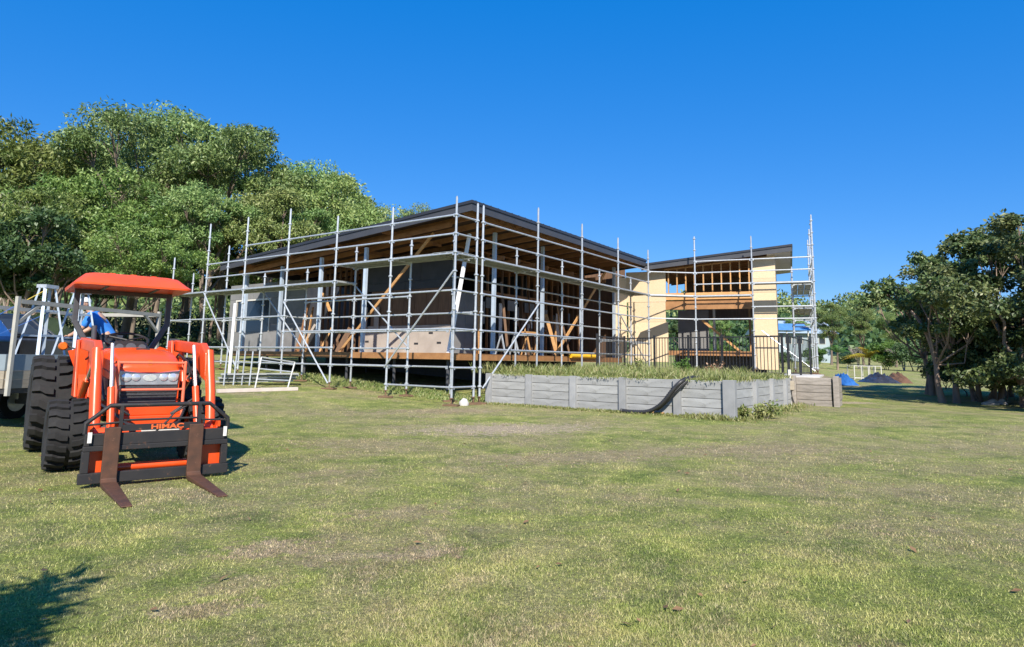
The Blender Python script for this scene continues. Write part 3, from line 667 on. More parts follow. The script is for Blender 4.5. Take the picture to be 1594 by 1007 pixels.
# side walls
v2 = on_u(745, 500, uR)[0]; v2 = max(v2, VR + 1.2)
wall_vv('wall_sheet', SHEET, VR + .07, v2, uR, FZ, 2.6, 2); hbox('printed_mark', PRINT, uR - .006, uR - .002, VR + .4, VR + .65, 1.25, 1.32)
nst = 17
for i in range(nst):
    v = v2 + .1 + i*(13.6 - v2)/(nst - 1); hbox('stud', RAFTER if i % 3 else BROWNPLY, uR, uR + .09, v - .022, v + .022, FZ, rz(uR, v) - .27)
hbox('lintel', RAFTER, uR - .01, uR + .1, v2, 13.6, 2.6, 2.8); hbox('top_plate', RAFTER, uR - .005, uR + .095, VR, 13.6, rz(uR, 9) - .31, rz(uR, 9) - .27)
for (a, b_, z0, z1, mt_) in ((9.0, 10.6, FZ, 2.59, BROWNPLY), (11.4, 12.0, FZ, 2.2, SHEET), (7.0, 7.9, FZ, 2.3, WRAPSHADE)):
    wall_vv('wall_board', mt_, a, b_, uR + .1, z0, z1, 3, .03)
for (a, b_) in ((6.6, 7.1), (8.0, 8.6), (9.2, 9.9)): hbox('wall_sheet', SHEET, uR - .03, uR - .01, a, b_, 2.15, 2.55)
# inner partitions close the rooms off
wall_vv('partition', WRAPSHADE, VR + .2, 13.8, 8.6, FZ, 3.9, 4); wall_u('partition', WRAPSHADE, uR + .2, 8.5, 9.6, FZ, 3.9, 2); wall_u('partition', WRAPSHADE, 8.7, uL2 - .1, 8.0, FZ, 3.7, 2)
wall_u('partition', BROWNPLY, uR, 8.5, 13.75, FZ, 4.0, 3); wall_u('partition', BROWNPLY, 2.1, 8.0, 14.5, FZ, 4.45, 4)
rr_ = random.Random(9)
for k in range(16):                                                     # loose timbers leaning about the open rooms
    u = rr_.uniform(2.6, uR - .15); v = rr_.uniform(5.2, 13.0); b = MB(); b.bar(H(u, v, FZ), H(u + rr_.uniform(.1, .5), v + rr_.uniform(-.5, .5), FZ + rr_.uniform(1.2, 2.9)), .035, rr_.choice((.07, .09, .14))); b.build('leaning_timber', rr_.choice((TIMBER, RAFTER, BROWNPLY, SHEETB)), house)
for k in range(10):
    u = rr_.uniform(uM + .1, uL1 - .2); v = rr_.uniform(3.0, VR - .1); b = MB(); b.bar(H(u, v, FZ), H(u + rr_.uniform(-.5, .5), v + .3, FZ + rr_.uniform(.8, 2.4)), .035, rr_.choice((.07, .09, .2))); b.build('leaning_timber', rr_.choice((TIMBER, RAFTER, BROWNPLY, SHEETB)), house)
for k in range(9):                                                      # ceiling joists over the open side
    v = 5.2 + k*.95; b = MB(); b.bar(H(2.2, v, 3.72), H(uR + 1.5, v, 3.72), .045, .14); b.build('ceiling_joist', RAFTER, house)
for k in range(7):
    v = 6.4 + k*1.05; hbox('wall_tag', LABELW if k % 2 else SHEET, uR - .02, uR - .004, v, v + rr_.uniform(.12, .4), 1.0 + rr_.random(), 2.2 + .3*rr_.random())
# temporary timber braces
b = MB(); b.bar(H(uM - .2, 3.4, FZ), H(uR - .9, 2.6, 4.25), 0.10, 0.045, d3(dB)); b.build('timber_brace', TIMBER, house)
b = MB(); b.bar(H(2.6, 9.2, FZ), H(2.35, 13.1, 4.2), 0.045, 0.11, V((0, 0, 1))); b.build('timber_brace', TIMBER, house)
b = MB(); b.bar(H(9.0, 3.0, 2.6), H(8.55, 3.0, 1.9), 0.045, 0.12, d3(dB)); b.build('timber_brace', TIMBER, house)
b = MB(); b.tube([H(1.92, 9.3, FZ + .02), H(1.92, 11.6, FZ + .02)], 0.085, 10); yt = b.build('yellow_tube', YELLOW, None, smooth=40); tag(yt, 'thick yellow tube lying along the deck edge behind the black fence', 'tube')
# sawhorses on the deck
for k, (u, v) in enumerate(((2.9, 8.1), (3.0, 6.6))):
    t = thing('sawhorse', ('timber sawhorse stacked with offcuts on the deck, beside the brown boarded wall' if k == 0 else 'sawhorse with pale metal legs on the deck near the middle steel column'), 'sawhorse', H(u, v, FZ))
    b = MB(); b.bar(H(u, v - .5, FZ + .78), H(u, v + .5, FZ + .78), 0.09, 0.07); b.build('top_rail', TIMBER if k == 0 else GREYDARK, t)
    for dv in (-.4, .4):
        for du in (-.22, .22): b = MB(); b.bar(H(u + du, v + dv*1.1, FZ + .003), H(u, v + dv, FZ + .76), 0.04, 0.05); b.build('leg', TIMBER if k == 0 else GALV, t)
    if k == 0:
        for j in range(3): b = MB(); b.bar(H(u - .1 + .1*j, v - .6, FZ + .86), H(u - .12 + .11*j, v + .55, FZ + .86), 0.09, 0.07); b.build('offcut', TIMBER, t)

# the wing ---------------------------------------------------------------------------
wing = thing('house_wing', 'pale timber wing with open high studs and a roof rising right', 'house', Wp(3, 3, YZ))
def wbox(name, mat, w0, w1_, n0, n1_, z0, z1, parent=None, **kw):
    b = MB(); b.obox(Wp((w0+w1_)/2, (n0+n1_)/2, (z0+z1)/2), d3(Wd)*((w1_-w0)/2), d3(Wn)*((n1_-n0)/2), V((0, 0, (z1-z0)/2))); return b.build(name, mat, parent or wing, **kw)
zr0 = on_n(1008, 410, 0)[1]; wE, zr1 = on_n(1232, 380, 0); RD = 7.0
def wz(w): return zr0 + (zr1 - zr0)*w/wE
def wslab(name, mat, w0, w1_, n0, n1_, top, th, parent=None):
    b = MB(); b.prism([Wp(w, n, wz(w) + top) for w, n in ((w0, n0), (w1_, n0), (w1_, n1_), (w0, n1_))], V((0, 0, -th))); return b.build(name, mat, parent or wing)
wr = wslab('roof', ROOFM, -0.2, wE, 0, RD, 0, 0.035)
wslab('soffit', SOFFIT, 5.0, wE - .04, 0.04, RD - .04, -0.27, 0.012); wslab('roof_underlay', UNDER, -0.1, 4.98, 0.1, RD - .1, -0.05, 0.012)
def wbar(name, mat, w0, n0, z0, w1_, n1_, z1, wd, ht): b = MB(); b.bar(Wp(w0, n0, z0), Wp(w1_, n1_, z1), wd, ht); return b.build(name, mat, wing)
wbar('fascia', FASCIAM, -0.2, 0.015, wz(-.2) - .18, wE, 0.015, wz(wE) - .18, .03, .21); wbar('roof_capping', ROOFM, -0.2, -0.012, wz(-.2) - .035, wE + .02, -0.012, wz(wE) - .035, .05, .085)
wbar('fascia', FASCIAM, wE - .015, 0.03, wz(wE) - .18, wE - .015, RD, wz(wE) - .18, .03, .21); wbar('roof_capping', ROOFM, wE + .012, 0, wz(wE) - .035, wE + .012, RD, wz(wE) - .035, .05, .085)
for i in range(11):
    n = 0.25 + i*0.65; wbar('rafter', RAFTER, 0, n, wz(0) - .15, 5.3, n, wz(5.3) - .15, .045, .18)
WN = 0.5
wL = on_n(1037, 500, WN)[0]; wP0 = on_n(1173, 500, WN)[0]; wP1 = on_n(1209, 480, WN)[0]
# left sheeted wall
za = on_n(1020, 470, WN)[1]; zb_ = on_n(1020, 501, WN)[1]
wbox('osb_sheet', OSB, -1.0, wL, WN, WN + .06, za + .004, wz(0) - .30); wbox('osb_sheet', OSB, -0.9, wL - .02, WN + .012, WN + .06, zb_ + .004, za - .004)
wbox('osb_sheet', OSB, -0.9, wL + .08, WN, WN + .06, 0.25, zb_ - .004)
# corner return towards the main house
b = MB(); pA = Wp(-1.0, WN + .03, 2.2); pB = H(2.2, 13.55, 2.2); b.bar(pA, pB, 0.06, 3.6); b.build('osb_sheet', OSB, wing)
# pier
zc_ = [0.0, on_n(1190, 480, WN)[1], on_n(1190, 455, WN)[1], on_n(1190, 433, WN)[1]]
wbox('osb_sheet', OSB, wP0, wP1, WN, WN + .06, zc_[0], zc_[1] - .004); wbox('osb_sheet', OSB, wP0 + .004, wP1, WN + .008, WN + .06, zc_[1], zc_[2]); wbox('osb_sheet', OSB, wP0, wP1, WN, WN + .06, zc_[2] + .004, zc_[3]); 
b = MB(); b.prism([Wp(wP0, WN, zc_[3] + .006), Wp(wP1, WN, zc_[3] + .006), Wp(wP1, WN, wz(wP1) - .29), Wp(wP0, WN, wz(wP0) - .29)], d3(Wn)*.06); b.build('osb_sheet', OSB, wing)
wbox('osb_sheet', OSB, wP1 - .06, wP1, WN + .07, WN + 2.4, 0.2, 2.5); wbox('osb_sheet', OSB, wP1 - .06, wP1, WN + .07, WN + 2.4, 2.51, wz(wP1) - .30)
wbox('osb_sheet', OSB, wP0, wP0 + .05, WN + .07, WN + 0.9, 0.2, 3.0)
# beam, clerestory studs, plates
zbt, zbb = on_n(1100, 466, WN)[1], on_n(1100, 481, WN)[1]
wbox('beam', EDGE, wL - .1, wP0 + .02, WN + .07, WN + .16, zbb, zbt); zs = on_n(1100, 455, WN)[1]
wbox('plate', TIMBER, wL, wP0, WN + .0, WN + .09, zbt + .01, zs)
for i in range(10):
    w = wL + .12 + i*(wP0 - wL - .24)/9; wbox('stud', TIMBER, w - .025, w + .025, WN, WN + .09, zs, wz(w) - .34)
wbar('plate', TIMBER, wL - .05, WN + .045, wz(wL) - .32, wP0, WN + .045, wz(wP0) - .32, .09, .045)
# floor and what stands behind
zf = on_n(1100, 546, WN)[1]
wbox('floor', EDGE, wL + .02, wP0 + .6, WN + .25, RD - .6, zf - .20, zf); wbox('joist_wall', GREYDARK, wL + .1, wP0 + .4, WN + 1.6, WN + 1.75, YZ, zf - .21)
wbox('wall_sheet', SHEET, wL + .1, wL + 1.5, 3.2, 3.26, zf, 2.7); wbox('post', WHITEP, wL + 1.7, wL + 1.8, 3.2, 3.3, zf, 2.9); wbox('post', TIMBER, wP0 - .5, wP0 - .4, RD - .7, RD - .6, zf, wz(wP0) - .35)
wbox('post', TIMBER, wL, wL + .1, RD - .7, RD - .6, zf, wz(wL) - .35); b = MB(); b.prism([Wp(wL, RD - .7, 2.4), Wp(wP0, RD - .7, 2.4), Wp(wP0, RD - .7, wz(wP0) - .26), Wp(wL, RD - .7, wz(wL) - .26)], d3(Wn)*.08); b.build('lintel', BROWNPLY, wing)
wbar('timber_brace', TIMBER, wL + 1.45, 1.2, 2.1, wL + 3.0, 1.2, zf, .045, .10)

# ------------------------------------------------------------------ tractor
HD = math.atan2(-0.787, 0.617)
TO = V((-5.55, 9.43)); TG = G(-5.0, 8.4)
tr = thing('tractor', 'orange tractor with front loader and pallet forks, facing the camera on the lawn', 'tractor', (TO.x, TO.y, TG), HD, local=True)
def wheel(name, x, y, R, w, rimr, nl, side):
    b = MB(); prof = [(-.32, rimr*.55), (-.30, rimr*.98), (-.46, rimr*1.0), (-.48, rimr*.93)]
    rim = MB(); n = 28
    rings = []
    for (yy, rr) in ((-.36*w, rimr), (-.36*w, rimr*.9), (-.12*w*side, rimr*.82), (-.05*w*side, rimr*.35), (-.05*w*side, 0.02)):
        rings.append([V((x + rr*math.cos(t), y + yy, R + rr*math.sin(t))) for t in [2*math.pi*i/n for i in range(n)]])
    rim.loft(rings, cap=False)
    rings = []
    for (yy, rr) in ((-.36*w, rimr), (.36*w, rimr)):
        rings.append([V((x + rr*math.cos(t), y + yy, R + rr*math.sin(t))) for t in [2*math.pi*i/n for i in range(n)]])
    rim.loft(rings, cap=False); rim.tube([(x, y - .1*side, R), (x, y + .10*side, R)], rimr*.28, 12)
    for i in range(8):
        t = 2*math.pi*i/8; rim.tube([(x + rimr*.5*math.cos(t), y - .02*side, R + rimr*.5*math.sin(t)), (x + rimr*.5*math.cos(t), y + .05*side, R + rimr*.5*math.sin(t))], 0.014, 6)
    ro = rim.build(name, ORANGE, tr, smooth=35, origin=(x, y, R))
    ty = MB(); n = 44; rings = []
    for (yy, rr) in ((-.40, rimr*.98), (-.47, rimr*1.12), (-.50, (rimr+R)*.52), (-.485, R*.87), (-.44, R*.905), (-.2, R*.925), (.2, R*.925), (.44, R*.905), (.485, R*.87), (.50, (rimr+R)*.52), (.47, rimr*1.12), (.40, rimr*.98)):
        rings.append([V((x + rr*math.cos(t), y + yy*w, R + rr*math.sin(t))) for t in [2*math.pi*i/n for i in range(n)]])
    ty.loft(rings, cap=False)
    for i in range(nl):                                           # tread bars: two staggered rows with a bent inner end
        for sgn in (-1, 1):
            t0 = 2*math.pi*(i + (0.5 if sgn > 0 else 0))/nl; dt = 2*math.pi/nl
            pts = [(0.05, t0 - dt*.10), (0.22, t0 - dt*.04), (0.34, t0 + dt*.16), (0.495, t0 + dt*.16)]
            for (ya, ta), (yb, tb) in zip(pts[:-1], pts[1:]):
                ra, rb = R*.955, R*(1.0 if ya < .3 else .998); rb2 = R*(1.0 if yb < .4 else .965)
                hw = dt*.27
                def P(yy, t, r): return V((x + r*math.cos(t), y + sgn*yy*w, R + r*math.sin(t)))
                q_ = [P(ya, ta - hw, R*.90), P(ya, ta + hw, R*.90), P(yb, tb + hw, R*.85), P(yb, tb - hw, R*.85), P(ya, ta - hw*.8, rb), P(ya, ta + hw*.8, rb), P(yb, tb + hw*.8, rb2), P(yb, tb - hw*.8, rb2)]
                ty.add(q_, [(0, 1, 2, 3), (4, 7, 6, 5), (0, 4, 5, 1), (1, 5, 6, 2), (2, 6, 7, 3), (3, 7, 4, 0)])
    ty.build('tyre', TYRE, ro, smooth=30)
    return ro
for s in (-1, 1):
    wheel('rear_wheel', 0.0, s*0.74, 0.62, 0.50, 0.33, 20, s)
    wheel('front_wheel', 1.90, s*0.69, 0.385, 0.40, 0.225, 19, s)
def tp(name, mat, fn, parent=None, **kw): b = MB(); fn(b); return b.build(name, mat, parent or tr, **kw)
tp('chassis', DARKMECH, lambda b: (b.box(-.45, 1.0, -.26, .26, .42, .92), b.box(.95, 2.25, -.20, .20, .46, .84), b.box(.2, .75, -.42, .42, .52, .60)), bevel=.02)
tp('axle', DARKMECH, lambda b: (b.tube([(0, -.5, .62), (0, .5, .62)], .11, 12),), smooth=40)
tp('axle', DARKMECH, lambda b: (b.tube([(1.9, -.45, .40), (1.9, 0, .46), (1.9, .45, .40)], .075, 10), b.box(1.78, 2.02, -.14, .14, .36, .58)), smooth=40)
# bonnet
def hoodring(x, w, z1, z0=.80, cr=.13):
    pts = [(-w, z0), (-w, z1 - cr*1.15), (-w*.965, z1 - cr*.55), (-w*.85, z1 - cr*.18), (-w*.55, z1 - .012), (0, z1), (w*.55, z1 - .012), (w*.85, z1 - cr*.18), (w*.965, z1 - cr*.55), (w, z1 - cr*1.15), (w, z0)]
    return [V((x, y, z)) for y, z in pts]
tp('bonnet', ORANGE, lambda b: b.loft([hoodring(.92, .345, 1.36), hoodring(1.4, .35, 1.355), hoodring(1.9, .348, 1.325), hoodring(2.18, .338, 1.27, .72), hoodring(2.31, .325, 1.20, .70), hoodring(2.37, .310, 1.145, .70, .09)]), smooth=50)
for s in (-1, 1):
    tp('bonnet_seam', DARKMECH, lambda b: b.tube([(x, s*w, z) for x, w, z in ((.95, .348, 1.10), (1.4, .353, 1.10), (1.9, .351, 1.07), (2.2, .338, 1.02))], .006, 5))
    tp('loader_hose', SEATM, lambda b: b.tube([(1.2, s*.42, 1.0), (1.6, s*.44, .82), (2.1, s*.43, .72), (2.5, s*.36, .66), (2.8, s*.25, .55), (2.95, s*.12, .52)], .014, 6), smooth=40)
    tp('side_cover', DARKMECH, lambda b: b.prism([V((x, s*.352, z)) for x, z in ((1.15, .82), (2.1, .80), (2.0, .98), (1.2, 1.02))], V((0, s*.004, 0))))
tp('bonnet_vent', DARKMECH, lambda b: b.box(1.78, 1.82, -.07, .07, 1.325, 1.345))
tp('badge', AMBER, lambda b: b.tube([(2.335, .0, 1.17), (2.345, .0, 1.178)], .035, 16), smooth=40)
tp('grille', GRILLEM, lambda b: b.prism([V((2.372, y, z)) for y, z in ((-.285, .72), (.285, .72), (.295, .925), (-.295, .925))], V((.012, 0, 0))))
for i in range(5): tp('grille_bar', GREYDARK, lambda b: b.box(2.384, 2.395, -.28, .28, .745 + i*.038, .755 + i*.038))
hl = tp('headlight_panel', simple('headlight_housing', (.30, .32, .35), (.42, .44, .47), 10, .25, .4), lambda b: b.loft([[V((2.36, y, z)) for y, z in ((-.30, .925), (.30, .925), (.315, 1.10), (0, 1.065), (-.315, 1.10))], [V((2.395, y, z)) for y, z in ((-.285, .935), (.285, .935), (.30, 1.085), (0, 1.055), (-.30, 1.085))]]))
for s in (-1, 1):
    for yy, r in ((.235, .05), (.14, .042)):
        tp('headlight', LENS, lambda b: b.loft([[V((xx, s*yy + rr*1.15*math.cos(t), 1.015 + rr*math.sin(t))) for t in [2*math.pi*i/14 for i in range(14)]] for xx, rr in ((2.39, r), (2.405, r*.9), (2.412, r*.5))]), hl, smooth=40)
tp('emblem', LENS, lambda b: b.loft([[V((xx, rr*1.9*math.cos(t), 1.01 + rr*math.sin(t))) for t in [2*math.pi*i/16 for i in range(16)]] for xx, rr in ((2.39, .042), (2.402, .036))]), hl, smooth=40)
# brush guard and bumper
def guard(b):
    for y in (-.335, .335): b.tube([(2.50, y, .60), (2.50, y, 1.19)], .017, 8)
    b.tube([(2.50, -.335, 1.18), (2.50, .335, 1.18)], .015, 8); b.tube([(2.50, -.335, .885), (2.50, .335, .885)], .013, 8)
    b.tube([(2.50, .335, 1.19), (2.2, .38, 1.16)], .015, 7); b.tube([(2.50, -.335, 1.19), (2.2, -.38, 1.16)], .015, 7)
tp('brush_guard', simple('faded_orange_tube', (.82, .20, .11), (.74, .15, .07), 5, .45), guard, smooth=40)
tp('bumper', ORANGE, lambda b: (b.box(2.30, 2.46, -.33, .33, .60, .70), b.prism([V((2.44, y, z)) for y, z in ((-.36, .60), (.36, .60), (.22, .47), (-.22, .47))], V((.03, 0, 0))), b.box(2.05, 2.35, -.30, .30, .48, .62)), bevel=.01)
# driver's place
tp('dashboard', SEATM, lambda b: (b.loft([[V((x, y, z)) for y, z in ((-.26, .9), (-.26, 1.32), (-.16, zt), (.16, zt), (.26, 1.32), (.26, .9))] for x, zt in ((.66, 1.44), (.80, 1.45), (.90, 1.37))]),), bevel=.02)
for y, r in ((-.13, .045), (0, .06), (.13, .045)): tp('gauge', GREYDARK, lambda b: b.tube([(.905, y, 1.36), (.915, y, 1.365)], r, 14), smooth=40)
def swheel(b):
    c = V((.55, 0, 1.46)); ax = V((.42, 0, 1)).normalized(); e1 = V((0, 1, 0)); e2 = ax.cross(e1)
    b.tube([c + (e1*math.cos(t) + e2*math.sin(t))*.25 for t in [2*math.pi*i/28 for i in range(29)]], .017, 8)
    for i in range(3): t = 2*math.pi*i/3 + .5; b.tube([c, c + (e1*math.cos(t) + e2*math.sin(t))*.25], .012, 6)
    b.tube([c, c - ax*.25], .025, 8)
tp('steering_wheel', SEATM, swheel, smooth=40)
tp('seat', SEATM, lambda b: (b.box(-.22, .26, -.24, .24, .92, 1.04), b.loft([[V((x0, y, z)) for y, z in ((-.23, 1.03), (.23, 1.03), (.2, 1.45), (-.2, 1.45))] for x0 in (-.26, -.16)])), bevel=.035)
for s in (-1, 1):
    def fend(b):
        rings = []
        for i in range(11):
            t = math.radians(-8 + 16*i); ca, sa = math.cos(t), math.sin(t)
            rings.append([V((.70*ca, s*.36, .62 + .70*sa)), V((.70*ca, s*.52, .62 + .70*sa)), V((.675*ca, s*.52, .62 + .675*sa)), V((.675*ca, s*.36, .62 + .675*sa))])
        b.loft(rings); poly = [V((.68*math.cos(math.radians(t)), s*.325, .62 + .68*math.sin(math.radians(t)))) for t in range(-8, 161, 12)]
        b.prism(poly, V((0, s*.012, 0)))
    tp('mudguard', ORANGE, fend, smooth=40)
    tp('front_panel', ORANGE, lambda b: b.prism([V((.55, s*y, z)) for y, z in ((.30, .75), (.44, .75), (.66, 1.30), (.40, 1.38), (.30, 1.30))], V((.03, 0, 0))))
    lp = tp('lamp_stalk', DARKMECH, lambda b: b.tube([(.50, s*.45, 1.28), (.46, s*.66, 1.36)], .012, 6), smooth=40)
    tp('indicator_lamp', AMBER, lambda b: b.tube([(.44, s*.71, 1.36), (.45, s*.71, 1.36), (.50, s*.71, 1.36), (.52, s*.71, 1.36)], [.045, .055, .055, .04], 14), lp, smooth=40)
    tp('roll_bar_post', GREYDARK, lambda b: (b.bar((.02, s*.34, .95), (.0, s*.40, 1.40), .07, .07, V((1, 0, 0))), b.bar((.0, s*.39, 1.36), (-.02, s*.58, 1.72), .07, .07, V((1, 0, 0))), b.bar((-.02, s*.575, 1.68), (-.02, s*.575, 2.16), .07, .07, V((1, 0, 0)))), bevel=.01)
tp('roll_bar_top', GREYDARK, lambda b: (b.bar((-.02, -.6, 2.13), (-.02, .6, 2.13), .06, .06), b.bar((-.5, -.3, 2.15), (.7, -.3, 2.17), .04, .03), b.bar((-.5, .3, 2.15), (.7, .3, 2.17), .04, .03)), bevel=.01)
def canopy(b):
    def ring(hx0, hx1, hy, z, dz=0):
        pts = []; r = .14
        for cx, cy, a0 in ((hx1 - r, hy - r, 0), (hx0 + r, hy - r, 90), (hx0 + r, -hy + r, 180), (hx1 - r, -hy + r, 270)):
            for k in range(5): t = math.radians(a0 + 22.5*k); pts.append(V((cx + r*math.cos(t), cy + r*math.sin(t), z + dz*(cx - .2))))
        return pts
    b.loft([ring(-.62, .90, .63, 2.165), ring(-.70, .98, .685, 2.15), ring(-.70, .98, .69, 2.185, -.02), ring(-.62, .88, .64, 2.235, -.02), ring(-.50, .72, .56, 2.325, -.02), ring(-.42, .62, .50, 2.345, -.02)])
tp('canopy', CANOPYM, canopy, smooth=50)
for y in (-.25, 0, .25): tp('canopy_rib', CANOPYM, lambda b: b.loft([[V((x, y + dy, z)) for dy, z in ((-.05, zz), (-.03, zz + .014), (.03, zz + .014), (.05, zz))] for x, zz in ((-.38, 2.357), (.58, 2.337))]))
tp('mirror', GREYDARK, lambda b: (b.tube([(.35, .50, 1.30), (.40, .60, 1.42)], .01, 6), b.box(.38, .41, .55, .68, 1.40, 1.50)), bevel=.01)
tp('exhaust', GREYDARK, lambda b: b.tube([(1.1, -.42, .9), (1.1, -.44, 1.25), (1.1, -.45, 1.62)], .03, 10), smooth=40)
tp('engine', DARKMECH, lambda b: (b.box(1.0, 2.2, -.30, .30, .60, .80), b.tube([(1.3, -.36, .78), (1.7, -.36, .78)], .07, 10), b.tube([(1.3, .36, .75), (1.8, .36, .75)], .06, 10)), bevel=.02)
# loader
for s in (-1, 1):
    tp('loader_tower', ORANGE, lambda b: (b.prism([V((x, s*.44, z)) for x, z in ((.95, .55), (1.35, .55), (1.22, 1.0), (1.10, 1.46), (.86, 1.46), (.92, 1.0))], V((0, s*.03, 0))), b.prism([V((x, s*.58, z)) for x, z in ((.98, .75), (1.30, .75), (1.18, 1.05), (1.08, 1.44), (.88, 1.44), (.94, 1.0))], V((0, s*.03, 0))), b.box(.98, 1.30, min(s*.20, s*.60), max(s*.20, s*.60), .52, .64)), bevel=.008)
    arm = tp('loader_arm', ORANGE, lambda b: (b.bar((.95, s*.535, 1.40), (2.40, s*.535, 1.34), .075, .14), b.prism([V((x, s*.50, z)) for x, z in ((2.0, 1.26), (2.40, 1.42), (2.66, 1.30), (2.74, .98), (2.52, 1.02))], V((0, s*.075, 0)))), bevel=.012)
    tp('arm_leg', ORANGE, lambda b: b.tube([(2.60, s*.555, 1.32), (2.80, s*.555, .85), (2.96, s*.545, .36)], .052, 14), arm, smooth=40)
    tp('lift_cylinder', ORANGE, lambda b: b.tube([(1.2, s*.535, .70), (1.75, s*.535, .98)], .042, 10), smooth=40)
    tp('lift_rod', CHROME, lambda b: b.tube([(1.72, s*.535, .965), (2.35, s*.535, 1.235)], .02, 8), smooth=40)
    tp('tilt_rod', CHROME, lambda b: b.tube([(2.50, s*.41, 1.38), (2.74, s*.41, .88)], .018, 8), smooth=40)
    tp('tilt_cylinder', ORANGE, lambda b: b.tube([(2.72, s*.41, .92), (2.96, s*.41, .44)], .036, 10), smooth=40)
    tp('hydraulic_hose', SEATM, lambda b: b.tube([(1.05, s*.50, 1.2), (1.5, s*.46, 1.28), (2.0, s*.46, 1.2), (2.35, s*.46, 1.0), (2.6, s*.45, .8), (2.6, s*.2, .62)], .013, 6), smooth=40)
    tp('hitch_plate', ORANGE, lambda b: b.prism([V((3.10, s*y, z)) for y, z in ((.42, .08), (.62, .08), (.62, .36), (.54, .50), (.42, .50))], V((.02, 0, 0))))
    tp('hitch_lug', ORANGE, lambda b: (b.prism([V((x, s*.40, z)) for x, z in ((2.85, .30), (3.10, .10), (3.10, .58), (2.95, .58))], V((0, s*.025, 0))), b.prism([V((x, s*.58, z)) for x, z in ((2.85, .30), (3.10, .10), (3.10, .58), (2.95, .58))], V((0, s*.025, 0)))))
    tp('white_decal', LABELW, lambda b: b.box(3.255, 3.258, min(s*.60, s*.635), max(s*.60, s*.635), .42, .52))
ct = tp('cross_tube', ORANGE, lambda b: b.tube([(2.93, -.56, .47), (2.93, .56, .47)], .062, 14), smooth=40)
tp('label', LABELW, lambda b: b.prism([V((2.995, y, z)) for y, z in ((-.14, .455), (.22, .455), (.22, .505), (-.14, .505))], V((.004, 0, 0))), ct)
tp('spreader_bar', ORANGE, lambda b: b.tube([(3.02, -.42, .14), (3.02, .42, .14)], .04, 10), smooth=40)
# pallet fork frame
FX = 3.20
def frame(b):
    b.box(FX - .03, FX + .03, -.68, .68, .03, .13); b.box(FX - .03, FX + .03, -.66, .66, .335, .385); b.box(FX - .025, FX + .025, -.655, .655, .385, .50)
    for s in (-1, 1): b.box(FX - .035, FX + .025, min(s*.60, s*.665), max(s*.60, s*.665), .131, .334)
ff = tp('fork_frame', BLACKFRAME, frame, bevel=.006)
def grd(b):
    b.tube([(FX, -.655, .50), (FX, -.655, .60), (FX - .01, -.46, .765), (FX - .01, .46, .765), (FX, .655, .60), (FX, .655, .50)], .022, 8)
    for y in (-.36, .36): b.bar((FX, y, .50), (FX - .01, y, .765), .03, .05, V((1, 0, 0)))
    b.tube([(FX, -.36, .62), (FX, .36, .62)], .012, 6); b.tube([(FX, -.655, .585), (FX, -.36, .60)], .012, 6); b.tube([(FX, .655, .585), (FX, .36, .60)], .012, 6)
    b.tube([(FX + .01, -.04, .50), (FX, .06, .60), (FX - .01, .12, .68), (FX - .01, .26, .76)], .010, 6)
    b.box(FX - .02, FX + .02, -.36, .36, .515, .575)
tp('load_guard', BLACKFRAME, grd, smooth=40)
for y in (-.43, .33):
    def fk(b):
        prof = [(FX + .035, .56), (FX + .075, .56), (FX + .08, .075), (FX + .12, .048), (FX + 1.20, .022), (FX + 1.20, .008), (FX + .11, .004), (FX + .04, .05)]
        n = len(prof); w = .068
        def ring(yy, tap): return [V((x, yy if x < FX + 1.0 else y + (yy - y)*tap, z)) for x, z in prof]
        b.loft([ring(y - w, .62), ring(y + w, .62)])
    tp('fork', RUSTFORK, fk, bevel=.006)
    tp('fork_hook', BLACKFRAME, lambda b: b.box(FX + .0, FX + .05, y - .03, y + .03, .51, .56))
cu = bpy.data.curves.new('lettering', 'FONT'); cu.body = 'HIMAC'; cu.size = .085; cu.extrude = .002; cu.align_x = 'CENTER'; cu.align_y = 'CENTER'; cu.offset = .003
to = bpy.data.objects.new('tmp_text', cu); COL.objects.link(to); dg = bpy.context.evaluated_depsgraph_get(); dg.update()
tm = bpy.data.meshes.new_from_object(to.evaluated_get(dg)); bpy.data.objects.remove(to, do_unlink=True)
lt = bpy.data.objects.new('lettering', tm); COL.objects.link(lt); tm.materials.clear(); tm.materials.append(LETTER); lt.parent = tr
lt.rotation_euler = (math.radians(90), 0, math.radians(90)); lt.location = (FX + .023, .06, .545); lt.scale = (1.15, .75, 1)

# ------------------------------------------------------------------ trailer with its load behind the tractor
P0 = V((-8.0, 10.6)); P1 = V((-7.45, 13.9)); te = (P1 - P0).normalized(); tl = V((-te.y, te.x)); tg = G(-8, 12)
tra = thing('trailer', 'cream box trailer with a white load rack parked behind the tractor', 'trailer', (P0.x, P0.y, tg))
def TL(a, s, z): p = P0 + te*a + tl*s; return V((p.x, p.y, z + tg))
TLn = (P1 - P0).length; TWd = 1.7
def tbox(name, mat, a0, a1, s0, s1, z0, z1, par=None, **kw): b = MB(); b.obox(TL((a0+a1)/2, (s0+s1)/2, (z0+z1)/2), d3(te)*((a1-a0)/2), d3(tl)*((s1-s0)/2), V((0, 0, (z1-z0)/2))); return b.build(name, mat, par or tra, **kw)
tbox('bed', DARKMECH, 0, TLn, 0, TWd, .58, .66)
for i, z in enumerate((.66, .80)):
    tbox('side_board', CREAM, .0, TLn, -.02, .02, z + .003, z + .137); tbox('side_board', CREAM, .0, TLn, TWd - .02, TWd + .02, z + .003, z + .137); tbox('end_board', CREAM, -.02, .02, .03, TWd - .03, z + .003, z + .137)
